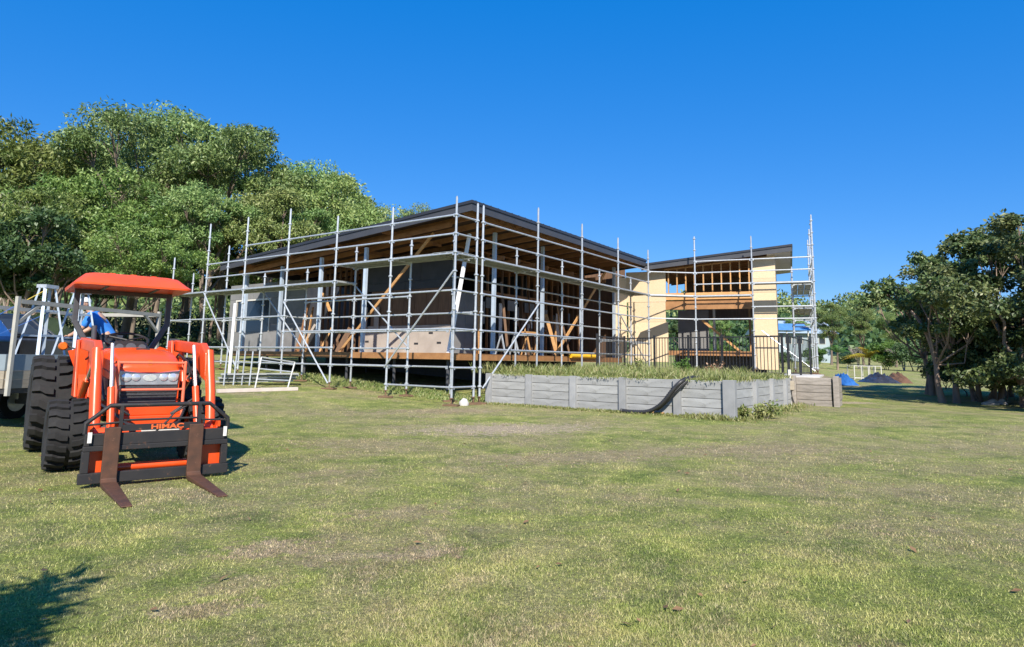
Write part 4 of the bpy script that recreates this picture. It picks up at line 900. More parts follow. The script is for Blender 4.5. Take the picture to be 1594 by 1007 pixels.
tbox('side_panel', TRAILP, .02, TLn - .02, -.018, .018, .945, 1.20); tbox('end_panel', TRAILP, -.018, .018, .03, TWd - .03, .945, 1.20); tbox('side_panel', TRAILP, .02, TLn - .02, TWd - .018, TWd + .018, .945, 1.20)
for s in (-.05, TWd + .05):
    for a in (0.0, TLn - .03): tbox('rack_post', RACK, a - .028, a + .028, s - .028, s + .028, .55, 2.13)
    tbox('rack_rail', RACK, .04, TLn - .07, s - .03, s + .03, 2.02, 2.09)
    b = MB(); b.bar(TL(.04, s, 1.72), TL(.42, s, 2.03), .05, .05); b.build('rack_strut', RACK, tra); b = MB(); b.bar(TL(TLn - .07, s, 1.72), TL(TLn - .45, s, 2.03), .05, .05); b.build('rack_strut', RACK, tra)
tbox('rack_rail', RACK, TLn - .06, TLn, .0, TWd, 2.02, 2.09)
for s in (.12, TWd - .12):
    b = MB(); b.tube([TL(TLn*.5, s - .09, .33), TL(TLn*.5, s + .09, .33)], .33, 22); wh = b.build('wheel', TYRE, tra, smooth=40); b = MB(); b.tube([TL(TLn*.5, s - .1, .33), TL(TLn*.5, s + .1, .33)], .18, 16); b.build('rim', GALV, wh, smooth=40)
tbox('axle', DARKMECH, TLn*.5 - .04, TLn*.5 + .04, .1, TWd - .1, .29, .37); tbox('axle_mount', DARKMECH, TLn*.5 - .05, TLn*.5 + .05, .3, TWd - .3, .37, .579)
tbox('jockey_leg', DARKMECH, .1, .16, TWd*.5 - .03, TWd*.5 + .03, .0, .579); tbox('jockey_leg', DARKMECH, TLn - .16, TLn - .1, TWd*.5 - .03, TWd*.5 + .03, -.02, .579)
# trestle frames tied into the trailer
def trestle(a, s, hgt, lab):
    t = thing('trestle', lab, 'trestle', TL(a, s, .66)); top = [None, None]
    for si, sg in ((0, -1), (1, 1)):
        for k in (-1, 1): b = MB(); b.bar(TL(a + k*.36, s + sg*.30, .665), TL(a + k*.10, s + sg*.05, hgt), .05, .03); b.build('leg', COLSTEEL, t)
        for f in (.25, .5, .75):
            b = MB(); L = lambda k: TL(a + k*.36, s + sg*.30, .665)*(1 - f) + TL(a + k*.10, s + sg*.05, hgt)*f; b.bar(L(-1), L(1), .03, .035); b.build('rung', COLSTEEL, t)
    b = MB(); b.bar(TL(a, s - .1, hgt), TL(a, s + .1, hgt), .26, .06); b.build('head_plate', GALV, t)
trestle(1.00, .42, 2.40, 'leftmost tall grey-blue trestle standing in the trailer'); trestle(1.75, .42, 2.38, 'grey-blue trestle in the trailer, nearest to the person in blue')
for k, (q, w) in enumerate(((TL(.95, .36, 2.36), TL(-.5, 1.0, 1.18)), (TL(1.05, .3, 1.98), TL(-.15, .9, 1.18)))):
    q, w = V(q), V(w); mid = q*.72 + w*.28; b = MB()
    b.bar(mid, w, .03, .006); b.bar(q, mid, .03, .006, mi=1) if k == 0 else b.bar(q, mid, .03, .006)
    s_ = b.build('tie_strap', [STRAPB, STRAPY]); tag(s_, ('upper tie-down strap, blue with a yellow end, running down from the trestles' if k == 0 else 'lower all-blue tie-down strap beside the white rack post'), 'strap')

# ------------------------------------------------------------------ person in the trailer
pp = TL(2.6, .45, .664)
per = thing('person', 'person in a blue shirt and pale cap bending over the trestles in the trailer', 'person', pp, math.radians(195), local=True)
J = [((0, 0, .90), (.15, .13)), ((.09, 0, 1.06), (.145, .12)), ((.24, 0, 1.25), (.17, .12)), ((.34, 0, 1.36), (.10, .09)), ((.41, 0, 1.42), .055), ((.46, 0, 1.48), .06),
     ((.32, .19, 1.31), .066), ((.42, .26, 1.06), .050), ((.60, .20, .93), .040), ((.68, .17, .90), .034),
     ((.32, -.19, 1.31), .066), ((.44, -.26, 1.07), .050), ((.62, -.20, .95), .040), ((.70, -.17, .92), .034),
     ((.0, .10, .84), .105), ((.04, .12, .47), .068), ((-.03, .13, .09), .045), ((.10, .14, .035), .042),
     ((.0, -.10, .84), .105), ((.06, -.12, .47), .068), ((-.01, -.13, .09), .045), ((.12, -.14, .035), .042)]
Ed = [(0, 1), (1, 2), (2, 3), (3, 4), (4, 5), (2, 6), (6, 7), (7, 8), (8, 9), (2, 10), (10, 11), (11, 12), (12, 13), (0, 14), (14, 15), (15, 16), (16, 17), (0, 18), (18, 19), (19, 20), (20, 21)]
def mk_skin(name, mat, J, Ed, parent):
    me = bpy.data.meshes.new(name); me.from_pydata([j[0] for j in J], Ed, []); me.materials.append(mat)
    o = bpy.data.objects.new(name, me); COL.objects.link(o); o.parent = parent
    bm = bmesh.new(); bm.from_mesh(me); lay = bm.verts.layers.skin.verify()
    for v, j in zip(bm.verts, J):
        r = j[1]; v[lay].radius = r if isinstance(r, tuple) else (r, r); v[lay].use_root = (v.index == 0)
    bm.to_mesh(me); bm.free()
    o.modifiers.new('skin', 'SKIN').use_smooth_shade = True
    ss = o.modifiers.new('sub', 'SUBSURF'); ss.levels = 1; ss.render_levels = 2
    return o
body = mk_skin('body', SKIN, J, Ed, per)
def grow(idx, edges, d, name, mat):
    mp = {i: n for n, i in enumerate(idx)}
    JJ = [(J[i][0], tuple(x + d for x in J[i][1]) if isinstance(J[i][1], tuple) else J[i][1] + d) for i in idx]
    return mk_skin(name, mat, JJ, [(mp[a], mp[b]) for a, b in edges], per)
J2 = dict(enumerate(J))
grow([1, 0, 2, 3, 6, 10, 7, 11], [(1, 0), (1, 2), (2, 3), (2, 6), (2, 10), (6, 7), (10, 11)], .016, 'shirt', SHIRT)
grow([0, 14, 18, 15, 19], [(0, 14), (0, 18), (14, 15), (18, 19)], .022, 'shorts', TROUSER)
def headring(c, rx, ry, n=14): return [c + V((rx*math.cos(t), ry*math.sin(t), 0)) for t in [2*math.pi*i/n for i in range(n)]]
hc = V((.50, 0, 1.55))
hd = tp('head', SKIN, lambda b: (b.loft([headring(hc + V((.015 + dx, 0, dz)), rx, ry) for dz, rx, ry, dx in ((-.125, .035, .035, .03), (-.10, .065, .052, .025), (-.05, .088, .068, .008), (0, .098, .076, 0), (.05, .094, .074, -.004), (.095, .066, .054, -.006), (.115, .02, .02, -.006))]), b.loft([[hc + V((.095, y, z)) for y, z in ((-.018, -.03), (.018, -.03), (.008, .03), (-.008, .03))], [hc + V((.128, y, z)) for y, z in ((-.012, -.028), (.012, -.028), (.002, .0), (-.002, .0))]]), b.box(hc.x - .02, hc.x + .01, hc.y + .072, hc.y + .092, hc.z - .035, hc.z + .025), b.box(hc.x - .02, hc.x + .01, hc.y - .092, hc.y - .072, hc.z - .035, hc.z + .025)), per, smooth=60)
tp('cap', CAPM, lambda b: (b.loft([headring(hc + V((-.004, 0, dz)), rx, ry) for dz, rx, ry in ((.035, .108, .086), (.07, .104, .084), (.11, .078, .062), (.132, .02, .02))]), b.prism([hc + V((x, y, .04)) for x, y in ((.06, -.07), (.15, -.06), (.18, 0), (.15, .06), (.06, .07))], V((0, 0, .01)))), per, smooth=50)
for s in (-1, 1):
    for k in range(5):                                            # fingers round the trestle rung
        base_ = V((.68 + .0, s*.17 + (k - 2)*.016, .90 if s > 0 else .92)); L_ = (.05, .07, .078, .072, .055)[k]
        if k == 0: tp('finger', SKIN, lambda b: b.tube([base_ + V((-.03, -s*.01, 0)), base_ + V((0, -s*.04, .01)), base_ + V((.03, -s*.05, -.01))], [.011, .010, .007], 6), per, smooth=60)
        else: tp('finger', SKIN, lambda b: b.tube([base_, base_ + V((L_*.5, 0, .01)), base_ + V((L_*.85, 0, -.015)), base_ + V((L_*.8, 0, -.04))], [.011, .010, .009, .007], 6), per, smooth=60)
    tp('boot', SEATM, lambda b: b.loft([[V((x, s*(.13 + .006) + y, z)) for y, z in ((-w, 0.003), (w, 0.003), (w*.9, h), (-w*.9, h))] for x, w, h in ((-.10, .04, .13), (-.02, .052, .15), (.08, .055, .09), (.18, .045, .06))]), per, smooth=40)
for y in (-.033, .033): tp('eye', PRINT, lambda b: b.tube([hc + V((.088, y, .005)), hc + V((.099, y, .005))], .008, 8), hd)
tp('mouth', RUSTJACK, lambda b: b.box(hc.x + .093, hc.x + .098, -.022, .022, hc.z - .066, hc.z - .058), hd)

# ------------------------------------------------------------------ vehicles behind
def car(name, label, loc, rz_, paint, L=4.4, Wc=1.78, Hc=1.68, group=None):
    t = thing(name, label, 'car', loc, rz_, group, local=True); hw = Wc/2
    side = [(-L/2, .45), (-L/2 + .05, .95), (-L/2 + .15, 1.05), (L/2 - 1.35, 1.02), (L/2 - .25, .88), (L/2, .70), (L/2, .38), (-L/2, .34)]
    b = MB(); b.prism([V((x, -hw, z)) for x, z in side], V((0, Wc, 0))); b.build('body', paint, t, bevel=.07)
    cab = [(-L/2 + .22, 1.03), (-L/2 + .45, Hc - .05), (-L/2 + .8, Hc), (L/2 - 2.2, Hc - .03), (L/2 - 1.40, 1.03)]
    b = MB(); b.loft([[V((x, y*(1.0 if z < 1.2 else .86), z)) for x, z in cab] for y in (-hw*.97, hw*.97)]); cb = b.build('cabin', paint, t, bevel=.05)
    for s in (-1, 1):
        b = MB(); win = [(-L/2 + .50, 1.12), (-L/2 + .66, Hc - .16), (L/2 - 2.3, Hc - .16), (L/2 - 1.72, 1.12)]
        b.prism([V((x, s*(hw*.975 - (.0 if z < 1.2 else hw*.115)), z)) for x, z in win], V((0, s*.012, 0))); b.build('window', GLASS, cb)
        for x in (-L/2 + .85, L/2 - .85):
            b = MB(); b.tube([(x, s*(hw - .2), .33), (x, s*(hw + .01), .33)], .33, 20); w = b.build('wheel', TYRE, t, smooth=40)
            b = MB(); b.tube([(x, s*(hw - .05), .33), (x, s*(hw + .02), .33)], .20, 14); b.build('rim', GALV, w, smooth=40)
        b = MB(); b.box(L/2 - .16, L/2 - .02, min(s*.5, s*.85), max(s*.5, s*.85), .70, .80); b.build('headlight', LENS, t)
    b = MB(); b.prism([V((L/2 - 1.50, y, 1.10)) for y in (-.7, .7)] + [V((L/2 - 2.13, y, Hc - .12)) for y in (.62, -.62)], V((.03, 0, .02))); b.build('windscreen', GLASS, cb)
    return t
c_ = at_y(60, 545, 18.5); car('parked_car', 'black car parked behind the trailer at the forest edge', (c_.x, c_.y, G(c_.x, c_.y)), .15, CARBLACK)
c_ = at_y(1500, 572, 60); car('parked_car', 'white car half hidden behind the dark trees on the right', (c_.x, c_.y, G(c_.x, c_.y)), 2.6, CARWHITE, Hc=1.45)

# ------------------------------------------------------------------ vegetation
def unit(n, r):
    a = r.normal(size=(n, 3)); return a/np.linalg.norm(a, axis=1, keepdims=True)
def leaves(centres, radii, per, L, Wd_, r, flat=0.75, droop=0.3, shell=0.45):
    n = len(centres)*per; ci = np.repeat(np.arange(len(centres)), per); c = np.asarray(centres)[ci]; R = np.asarray(radii)[ci]
    d = unit(n, r); rad_ = R*(shell + (1 - shell)*r.random(n)**0.6); p = c + d*rad_[:, None]*np.array([1, 1, flat])
    t = unit(n, r) + d*0.5; t[:, 2] -= droop; t /= np.linalg.norm(t, axis=1, keepdims=True)
    s = np.cross(t, unit(n, r) + d*0.8 + np.array([0, 0, .5])); s /= np.linalg.norm(s, axis=1, keepdims=True) + 1e-9; nn = np.cross(s, t)
    l = L*(0.6 + 0.8*r.random(n)); w = Wd_*(0.6 + 0.8*r.random(n))
    v = np.stack([p, p + t*(l*.5)[:, None] + s*(w*.5)[:, None] + nn*(w*.18)[:, None], p + t*l[:, None], p + t*(l*.5)[:, None] - s*(w*.5)[:, None] + nn*(w*.18)[:, None]], 1)
    return v.reshape(-1, 3), np.arange(n*4).reshape(-1, 4), r.random(len(centres))[ci]
def grow_tree(seed, hgt, cw, base, lobes, cl, per, L, Wl, trunk_r, stems=1, lobe_r=.23, flat=.75, droop=.3, top=1.0, bark_lean=.06, tt_=None, sp=1.0, column=False):
    """crown and trunk meshes of one tree: hgt tall, cw wide, crown from base*hgt up; foliage in lobes of leaf clumps"""
    r = np.random.default_rng(seed); cz0 = base*hgt; cc = np.array([0, 0, (cz0 + hgt*top)/2]); ch = (hgt*top - cz0)/2
    LC = []; tries = 0
    while len(LC) < lobes and tries < 4000:
        tries += 1; d = unit(1, r)[0]*(0.35 + .65*r.random()**.5); p = cc + d*np.array([cw/2*.75, cw/2*.75, ch*.82])
        if column: q2 = r.random(); a2 = r.random()*6.283; rr2 = cw/2*.8*math.sqrt(r.random())*(.75 + .5*math.sin(math.pi*q2))*(1 if q2 < .7 else 1 - (q2 - .7)*1.8); p = np.array([math.cos(a2)*rr2, math.sin(a2)*rr2, cz0 + (hgt*.93 - cz0)*q2])
        if all(np.linalg.norm(p - q) > cw*lobe_r*.72*sp for q in LC): LC.append(p)
    cs, rs = [], []
    for p in LC:
        lr = cw*lobe_r*(.75 + .5*r.random())
        d = unit(cl, r); d[:, 2] = np.abs(d[:, 2])*.9 - .25
        for k in range(cl): cs.append(p + d[k]*lr*(.55 + .5*r.random())*np.array([1, 1, .8])); rs.append(lr*(.24 + .17*r.random()))
    v, f, c = leaves(cs, rs, per, L, Wl, r, flat, droop)
    me_c = mesh_np('crown', v, f, None, clump=c)
    b = MB()
    for s in range(stems):
        a = 6.28*s/max(stems, 1) + r.random()*2; o = np.array([math.cos(a), math.sin(a), 0])*(0.0 if stems == 1 else trunk_r*2.2)
        lean = np.array([math.cos(a), math.sin(a), 0])*(bark_lean*hgt if stems == 1 else cw*.16)
        tt = np.array([0, 0, hgt*(tt_ or base + .30)]); pts = [o + lean*(k/5)**1.3 + tt*(k/5) + np.append(r.normal(size=2)*trunk_r*.6*(k > 0), 0) for k in range(6)]
        pts[0][2] = -0.25; tr0 = trunk_r/(stems**.45)
        b.tube(pts, [tr0*(1.35 if k == 0 else 1 - .12*k) for k in range(6)], 9)
        own = [p for i, p in enumerate(LC) if i % stems == s]
        for p in own:
            k = 2 + int(r.random()*3); st = np.array(pts[k]); 
            if p[2] < st[2] + .2: st = np.array(pts[2])
            mid = st*.5 + p*.5 + np.array([0, 0, -.04*hgt]) + r.normal(size=3)*cw*.03
            b.tube([st, mid, p], [tr0*.45, tr0*.3, tr0*.1], 6, cap=False)
            for _ in range(4):
                e = p + unit(1, r)[0]*cw*lobe_r*.8*np.array([1, 1, .6]); b.tube([mid*.35 + p*.65, (p + e)/2 + r.normal(size=3)*.02*cw, e], [tr0*.17, tr0*.11, tr0*.04], 5, cap=False)
    tmp = b.build('trunk', BARK, None, smooth=60, origin=(0, 0, 0)); tm_ = tmp.data; cm_ = me_c.data
    bpy.data.objects.remove(tmp, do_unlink=True); bpy.data.objects.remove(me_c, do_unlink=True)
    return cm_, tm_
TREES = {}
def proto(key, leafm, barkm, **kw):
    c, t = grow_tree(**kw); c.materials.clear(); c.materials.append(leafm); t.materials.clear(); t.materials.append(barkm); TREES[key] = (c, t, kw['hgt'])
def plant(key, name, label, x, y, hgt, rz_, group=None, wide=1.0, z=None, cat='tree'):
    c, t, h0 = TREES[key]; s = hgt/h0
    o = bpy.data.objects.new(name, None); COL.objects.link(o); o.location = (x, y, G(x, y) if z is None else z); o.rotation_euler = (0, 0, rz_); o.scale = (s*wide, s*wide, s); tag(o, label, cat, group)
    for nm, me in (('trunk', t), ('crown', c)): q_ = bpy.data.objects.new(nm, me); COL.objects.link(q_); q_.parent = o
    return o
proto('gumA', L_GUM, BARK, seed=1, hgt=14, cw=9.5, base=.40, lobes=13, cl=16, per=130, L=.24, Wl=.09, trunk_r=.26, lobe_r=.19, sp=1.25, droop=.6)
proto('gumB', L_GUM, BARK, seed=2, hgt=14, cw=8.5, base=.42, lobes=11, cl=16, per=130, L=.24, Wl=.09, trunk_r=.24, lobe_r=.20, sp=1.25, droop=.6)
proto('ygum', L_YGUM, PALEBARK, seed=3, hgt=12, cw=9.0, base=.34, sp=1.2, lobes=13, cl=16, per=125, L=.24, Wl=.095, trunk_r=.2, lobe_r=.20, droop=.5)
proto('wattle', L_WATTLE, BARK, seed=4, hgt=9, cw=7.5, base=.36, sp=1.15, lobes=14, cl=15, per=130, L=.2, Wl=.065, trunk_r=.15, lobe_r=.20, droop=.2, flat=.55)
proto('broad', L_DARK, PALEBARK, seed=5, hgt=9, cw=6.8, base=.36, sp=1.1, lobes=13, cl=13, per=85, L=.27, Wl=.15, trunk_r=.18, lobe_r=.21, droop=.5)
proto('slim', L_DARK, PALEBARK, seed=6, hgt=11, cw=4.6, base=.45, lobes=9, cl=10, per=60, L=.3, Wl=.12, trunk_r=.14, lobe_r=.24, droop=.5)
proto('fig', L_FIG, PALEBARK, seed=7, hgt=6.2, cw=4.6, base=.10, tt_=.5, column=True, sp=.9, lobes=26, cl=12, per=95, L=.13, Wl=.07, trunk_r=.16, stems=6, lobe_r=.17, droop=.5)
proto('figB', L_FIG, PALEBARK, seed=8, hgt=6.2, cw=3.8, base=.10, tt_=.5, column=True, sp=.9, lobes=21, cl=12, per=95, L=.13, Wl=.07, trunk_r=.14, stems=5, lobe_r=.19, droop=.5)
proto('openfig', L_FIG, PALEBARK, seed=9, hgt=4.6, cw=3.2, base=.34, tt_=.6, lobes=15, cl=6, per=70, L=.13, Wl=.07, trunk_r=.11, stems=2, lobe_r=.15, droop=.5)
proto('bush', L_DARK, BARK, seed=12, hgt=3, cw=3.4, base=.05, lobes=11, cl=12, per=60, L=.2, Wl=.08, trunk_r=.07, stems=3, lobe_r=.24)
proto('bushB', L_BRIGHT, BARK, seed=13, hgt=3, cw=3.4, base=.05, lobes=11, cl=12, per=60, L=.2, Wl=.08, trunk_r=.07, stems=3, lobe_r=.24)
proto('shade', L_DARK, BARK, seed=14, hgt=3.4, cw=1.5, base=.50, lobes=6, cl=6, per=40, L=.36, Wl=.06, trunk_r=.10, lobe_r=.22, droop=.6, flat=.5)

# forest on the slope to the left: px, py of the crown top, distance, kind, how it looks
FOREST = [
 (-60, 145, 40, 'gumB', 'leftmost gum tree of the forest, cut by the frame'),
 (40, 152, 42, 'wattle', 'light green feathery tree rising at the top left of the forest'),
 (128, 172, 56, 'gumB', 'small rounded gum crown poking above the light green trees at the upper left'),
 (228, 160, 42, 'gumA', 'tallest gum tree of the forest, its broad crown at the highest point'),
 (310, 176, 50, 'gumB', 'gum tree just right of the tallest crown'),
 (372, 208, 43, 'gumA', 'spreading gum tree with sky showing through its crown'),
 (452, 252, 48, 'gumB', 'green gum tree stepping down the slope above the left scaffold poles'),
 (515, 272, 47, 'ygum', 'yellow-green rounded tree behind the left part of the roof'),
 (570, 305, 56, 'ygum', 'last yellow-green tree of the forest before the open sky'),
 (640, 326, 90, 'gumB', 'distant gum crown barely showing above the dark roof'),
 (425, 300, 39, 'ygum', 'yellow-tinged tree in front of the gums above the left scaffold'),
 (330, 285, 37, 'gumB', 'mid-height gum tree filling the gap behind the tractor canopy and scaffold'),
 (480, 335, 42, 'gumA', 'gum tree standing close behind the left end of the roof'),
 (165, 225, 38, 'wattle', 'bright feathery tree left of the tallest gum'),
 (95, 262, 34, 'wattle', 'bright feathery tree low in the upper left of the forest'),
 (225, 320, 33, 'wattle', 'light green feathery tree hanging over the tractor canopy'),
 (60, 318, 28, 'broad', 'broad leaved dark green tree at the left with a pale reddish trunk'),
 (-40, 330, 27, 'broad', 'broad leaved tree cut by the left frame edge'),
 (290, 340, 46, 'slim', 'slim trunked tree behind the leftmost scaffold pole'),
 (120, 330, 36, 'slim', 'slim pale trunked tree behind the trestles'),
 (200, 340, 37, 'slim', 'slim trunked tree right behind the person in blue'),
 (245, 360, 40, 'slim', 'slim trunked tree seen under the right half of the tractor canopy'),
 (340, 360, 44, 'slim', 'slim tree behind the leftmost deck of the front scaffold'),
 (390, 360, 46, 'broad', 'dark tree behind the left end wall of the house'),
 (30, 360, 33, 'slim', 'slim tree between the trailer rack and the left frame edge'),
 (160, 370, 50, 'broad', 'dark tree deep in the forest behind the trestles'),
 (270, 375, 54, 'broad', 'dark tree deep in the forest right of the tractor canopy'),
 (60, 365, 48, 'broad', 'dark tree deep in the forest at the left'),
 (270, 240, 58, 'gumB', 'gum filling the gap between the tallest crown and the spreading gum'),
 (180, 250, 60, 'gumA', 'dark gum deep behind the bright feathery trees'),
 (540, 330, 70, 'gumA', 'gum crown low behind the yellow-green trees'),
 (430, 320, 62, 'gumB', 'gum crown deep behind the left scaffold poles'),
]
for i, (px, py, Y, kind, lab) in enumerate(FOREST):
    P = at_y(px, py, Y); g = G(P.x, P.y); plant(kind, {'wattle': 'wattle_tree', 'broad': 'broadleaf_tree', 'slim': 'slim_tree'}.get(kind, 'gum_tree'), lab, P.x, P.y, max(3, (P.z - g)*(.95 if px < 270 else 1.04)), i*1.7, 'trees of the forest on the left', wide=1.0 if kind != 'slim' else .9)
# pale dead tree inside the forest
def bare(name, label, x, y, hgt, seed, cat='tree', mat=TWIG, r0=.12, z=None):
    r = np.random.default_rng(seed); b = MB()
    def br(p, d, l, rad, dep):
        e = p + d*l; m_ = (p + e)/2 + r.normal(size=3)*l*.06; b.tube([p, m_, e], [rad, rad*.8, rad*.55], 5, cap=False)
        if dep:
            for _ in range(3 if dep > 1 else 4):
                nd = d + unit(1, r)[0]*.75; nd[2] += .18; nd /= np.linalg.norm(nd); br(p + d*l*(.5 + .5*r.random()), nd, l*(.55 + .25*r.random()), rad*.55, dep - 1)
    for k in range(2): br(np.array([0, 0, -.1]), np.array([.15*(k*2-1), .1*k, 1.0]), hgt*.36, r0, 4)
    o = b.build(name, mat, None, smooth=60, origin=(0, 0, 0)); o.location = (x, y, G(x, y) if z is None else z); return tag(o, label, cat)
P = at_y(25, 205, 36); bare('dead_tree', 'pale leafless dead tree among the green crowns at the left', P.x, P.y, P.z - G(P.x, P.y), 3, mat=TWIG, r0=.16)
# undergrowth below the trees: one mass of low leaves, canopy shade put into their colour
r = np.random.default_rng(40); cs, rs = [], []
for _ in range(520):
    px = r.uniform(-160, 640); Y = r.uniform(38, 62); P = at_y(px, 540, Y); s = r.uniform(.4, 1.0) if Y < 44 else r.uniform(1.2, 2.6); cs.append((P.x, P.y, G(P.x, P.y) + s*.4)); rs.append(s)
v, f, c = leaves(cs, rs, 60, .34, .12, r, .7, .1); ug = mesh_np('undergrowth', v, f, L_SHADE, clump=c); tag(ug, 'scrubby undergrowth below the forest trees, coloured dark for the canopy shade', 'undergrowth', kind='stuff')
# trees on the right
for (px, py, Y, kind, lab, w_, rz_) in ((1590, 328, 20, 'fig', 'largest dark leathery-leaved tree at the right frame edge', 1.15, 0.3), (1700, 300, 21, 'fig', 'dark tree cut off by the right frame edge', 1.1, 2.0), (1515, 352, 23, 'figB', 'dense dark tree in the middle of the right-hand group', 1.25, 1.1),
        (1560, 380, 25, 'figB', 'dark tree filling the back of the right-hand group', 1.3, 4.0), (1470, 398, 21.5, 'openfig', 'thin dark stemmed tree with a loose crown at the left of the right-hand group', 1.2, 2.2), (1422, 392, 26, 'openfig', 'loose open-crowned tree with sky showing through, left edge of the dark group', 1.15, .4), (1640, 420, 17.5, 'figB', 'low dark tree at the right frame edge in front', 1.0, 3.0)):
    P = at_y(px, py, Y); g = G(P.x, P.y); plant(kind, 'fig_tree', lab, P.x, P.y, (P.z - g)*1.05, rz_, 'dark trees at the right edge', wide=w_/1.08)
# far trees, shrubs and garden beyond the lawn
for i, (px, py, Y, kind, lab) in enumerate(((1290, 472, 78, 'gumA', 'tall olive-green tree beyond the neighbour house roof'), (1340, 476, 84, 'gumB', 'second tall olive-green tree beyond the lawn, right of the first'), (1390, 485, 80, 'gumA', 'green tree at the far lawn edge behind the loose open crown'), (1240, 490, 90, 'gumB', 'tree behind the right end scaffold decks'), (1180, 478, 85, 'gumA', 'tree seen through the wing beside the pale pier'),
        (1120, 488, 75, 'gumB', 'tree seen through the large wing opening'), (1450, 470, 82, 'broad', 'dark tree far behind the right-hand group'), (1520, 460, 75, 'gumB', 'far tree behind the densest right-hand trees'), (1060, 490, 80, 'broad', 'dark tree glimpsed through the left half of the wing opening'))):
    P = at_y(px, py, Y); plant(kind, 'far_tree', lab, P.x, P.y, P.z - G(P.x, P.y), i*2.1, 'trees beyond the far lawn')
for i, (px, py, Y, kind, lab) in enumerate(((1378, 530, 66, 'bushB', 'bright green shrub right of the golden palm'), (1420, 528, 62, 'bush', 'dark glossy shrub at the far lawn edge under the open crown'), (1440, 545, 60, 'bush', 'dark shrub beside the trunk of the open-crowned tree'), (1268, 540, 64, 'bushB', 'bright shrub below the neighbour house'), (1130, 535, 52, 'bushB', 'bright palm-like shrub seen through the wing opening'), (1095, 540, 48, 'bushB', 'bright green shrub low in the wing opening'), (1215, 545, 60, 'bush', 'dark shrub behind the black gate'), (1480, 540, 50, 'bush', 'dark shrub behind the white car'), (1560, 540, 46, 'bush', 'shrub in the shade behind the right-hand trunks'), (1320, 548, 70, 'bush', 'low dark shrub left of the golden palm'), (1505, 540, 25.5, 'bush', 'dark undershrub among the trunks of the right-hand trees'), (1555, 535, 24, 'bush', 'dark undershrub behind the pale rocks'), (1600, 530, 23, 'bush', 'dark undershrub at the right frame edge'), (1525, 500, 22.5, 'bush', 'tall dark shrub between the trunks of the right-hand trees'), (1470, 552, 30, 'bush', 'low shrub behind the thin stemmed tree'))):
    P = at_y(px, py, Y); plant(kind, 'shrub', lab, P.x, P.y, max(.8, P.z - G(P.x, P.y)), i*1.3, 'shrubs along the far lawn', cat='shrub')
for px, py, Y, sd_, lab in ((1335, 535, 68, 21, 'leafless grey shrub left of the golden palm'), (1405, 535, 63, 22, 'leafless grey-brown shrub right of the golden palm')):
    P = at_y(px, py, Y); bare('bare_shrub', lab, P.x, P.y, P.z - G(P.x, P.y) + .6, sd_, 'shrub', r0=.07)
def palm(label, px, py, Y, mat, seed, nfr=13, fl=2.2, th=1.0, droop=1.0):
    P = at_y(px, py, Y); g = G(P.x, P.y); t = thing('palm', label, 'palm', (P.x, P.y, g)); r = np.random.default_rng(seed)
    hz = max(.3, P.z - g - fl*.45)*th; b = MB(); b.tube([(P.x, P.y, g - .1), (P.x + .05, P.y, g + hz)], [.11, .08], 8); b.build('trunk', PALEBARK, t, smooth=60)
    for k in range(nfr):
        a = 6.283*k/nfr + r.random()*.3; el = r.uniform(.35, 1.25); b = MB(); pts = []
        for j in range(9):
            q_ = j/8; pts.append(V((P.x + math.cos(a)*fl*q_*math.cos(el)*(1 + .1*q_), P.y + math.sin(a)*fl*q_*math.cos(el), g + hz + fl*(math.sin(el)*q_ - droop*.55*q_*q_))))
        b.tube(pts, [.022*(1 - .85*j/8) for j in range(9)], 5)
        for j in range(1, 9):
            for jj in (0, .5):
                p_ = pts[j-1].lerp(pts[j], jj + .25); d_ = (pts[j] - pts[j-1]).normalized(); sd2 = d_.cross(V((0, 0, 1))).normalized(); ll = fl*.30*math.sin(math.pi*min(.95, (j + jj)/9 + .08))
                for s in (-1, 1):
                    e_ = p_ + sd2*s*ll*.75 + d_*ll*.5 - V((0, 0, ll*.35)); w2 = d_*.028*fl*.6; b.add([p_ - w2, p_ + w2, e_], [(0, 1, 2)])
        b.build('frond', mat, t)
palm('golden palm with arching yellow fronds beyond the lawn', 1350, 520, 67, L_GOLD, 31, 15, 2.7, .5)
palm('small green palm with a pale trunk in front of the neighbour house', 1302, 535, 62, L_BRIGHT, 32, 11, 1.8)
palm('green palm seen through the wing opening', 1150, 525, 50, L_BRIGHT, 33, 12, 2.0, .6)

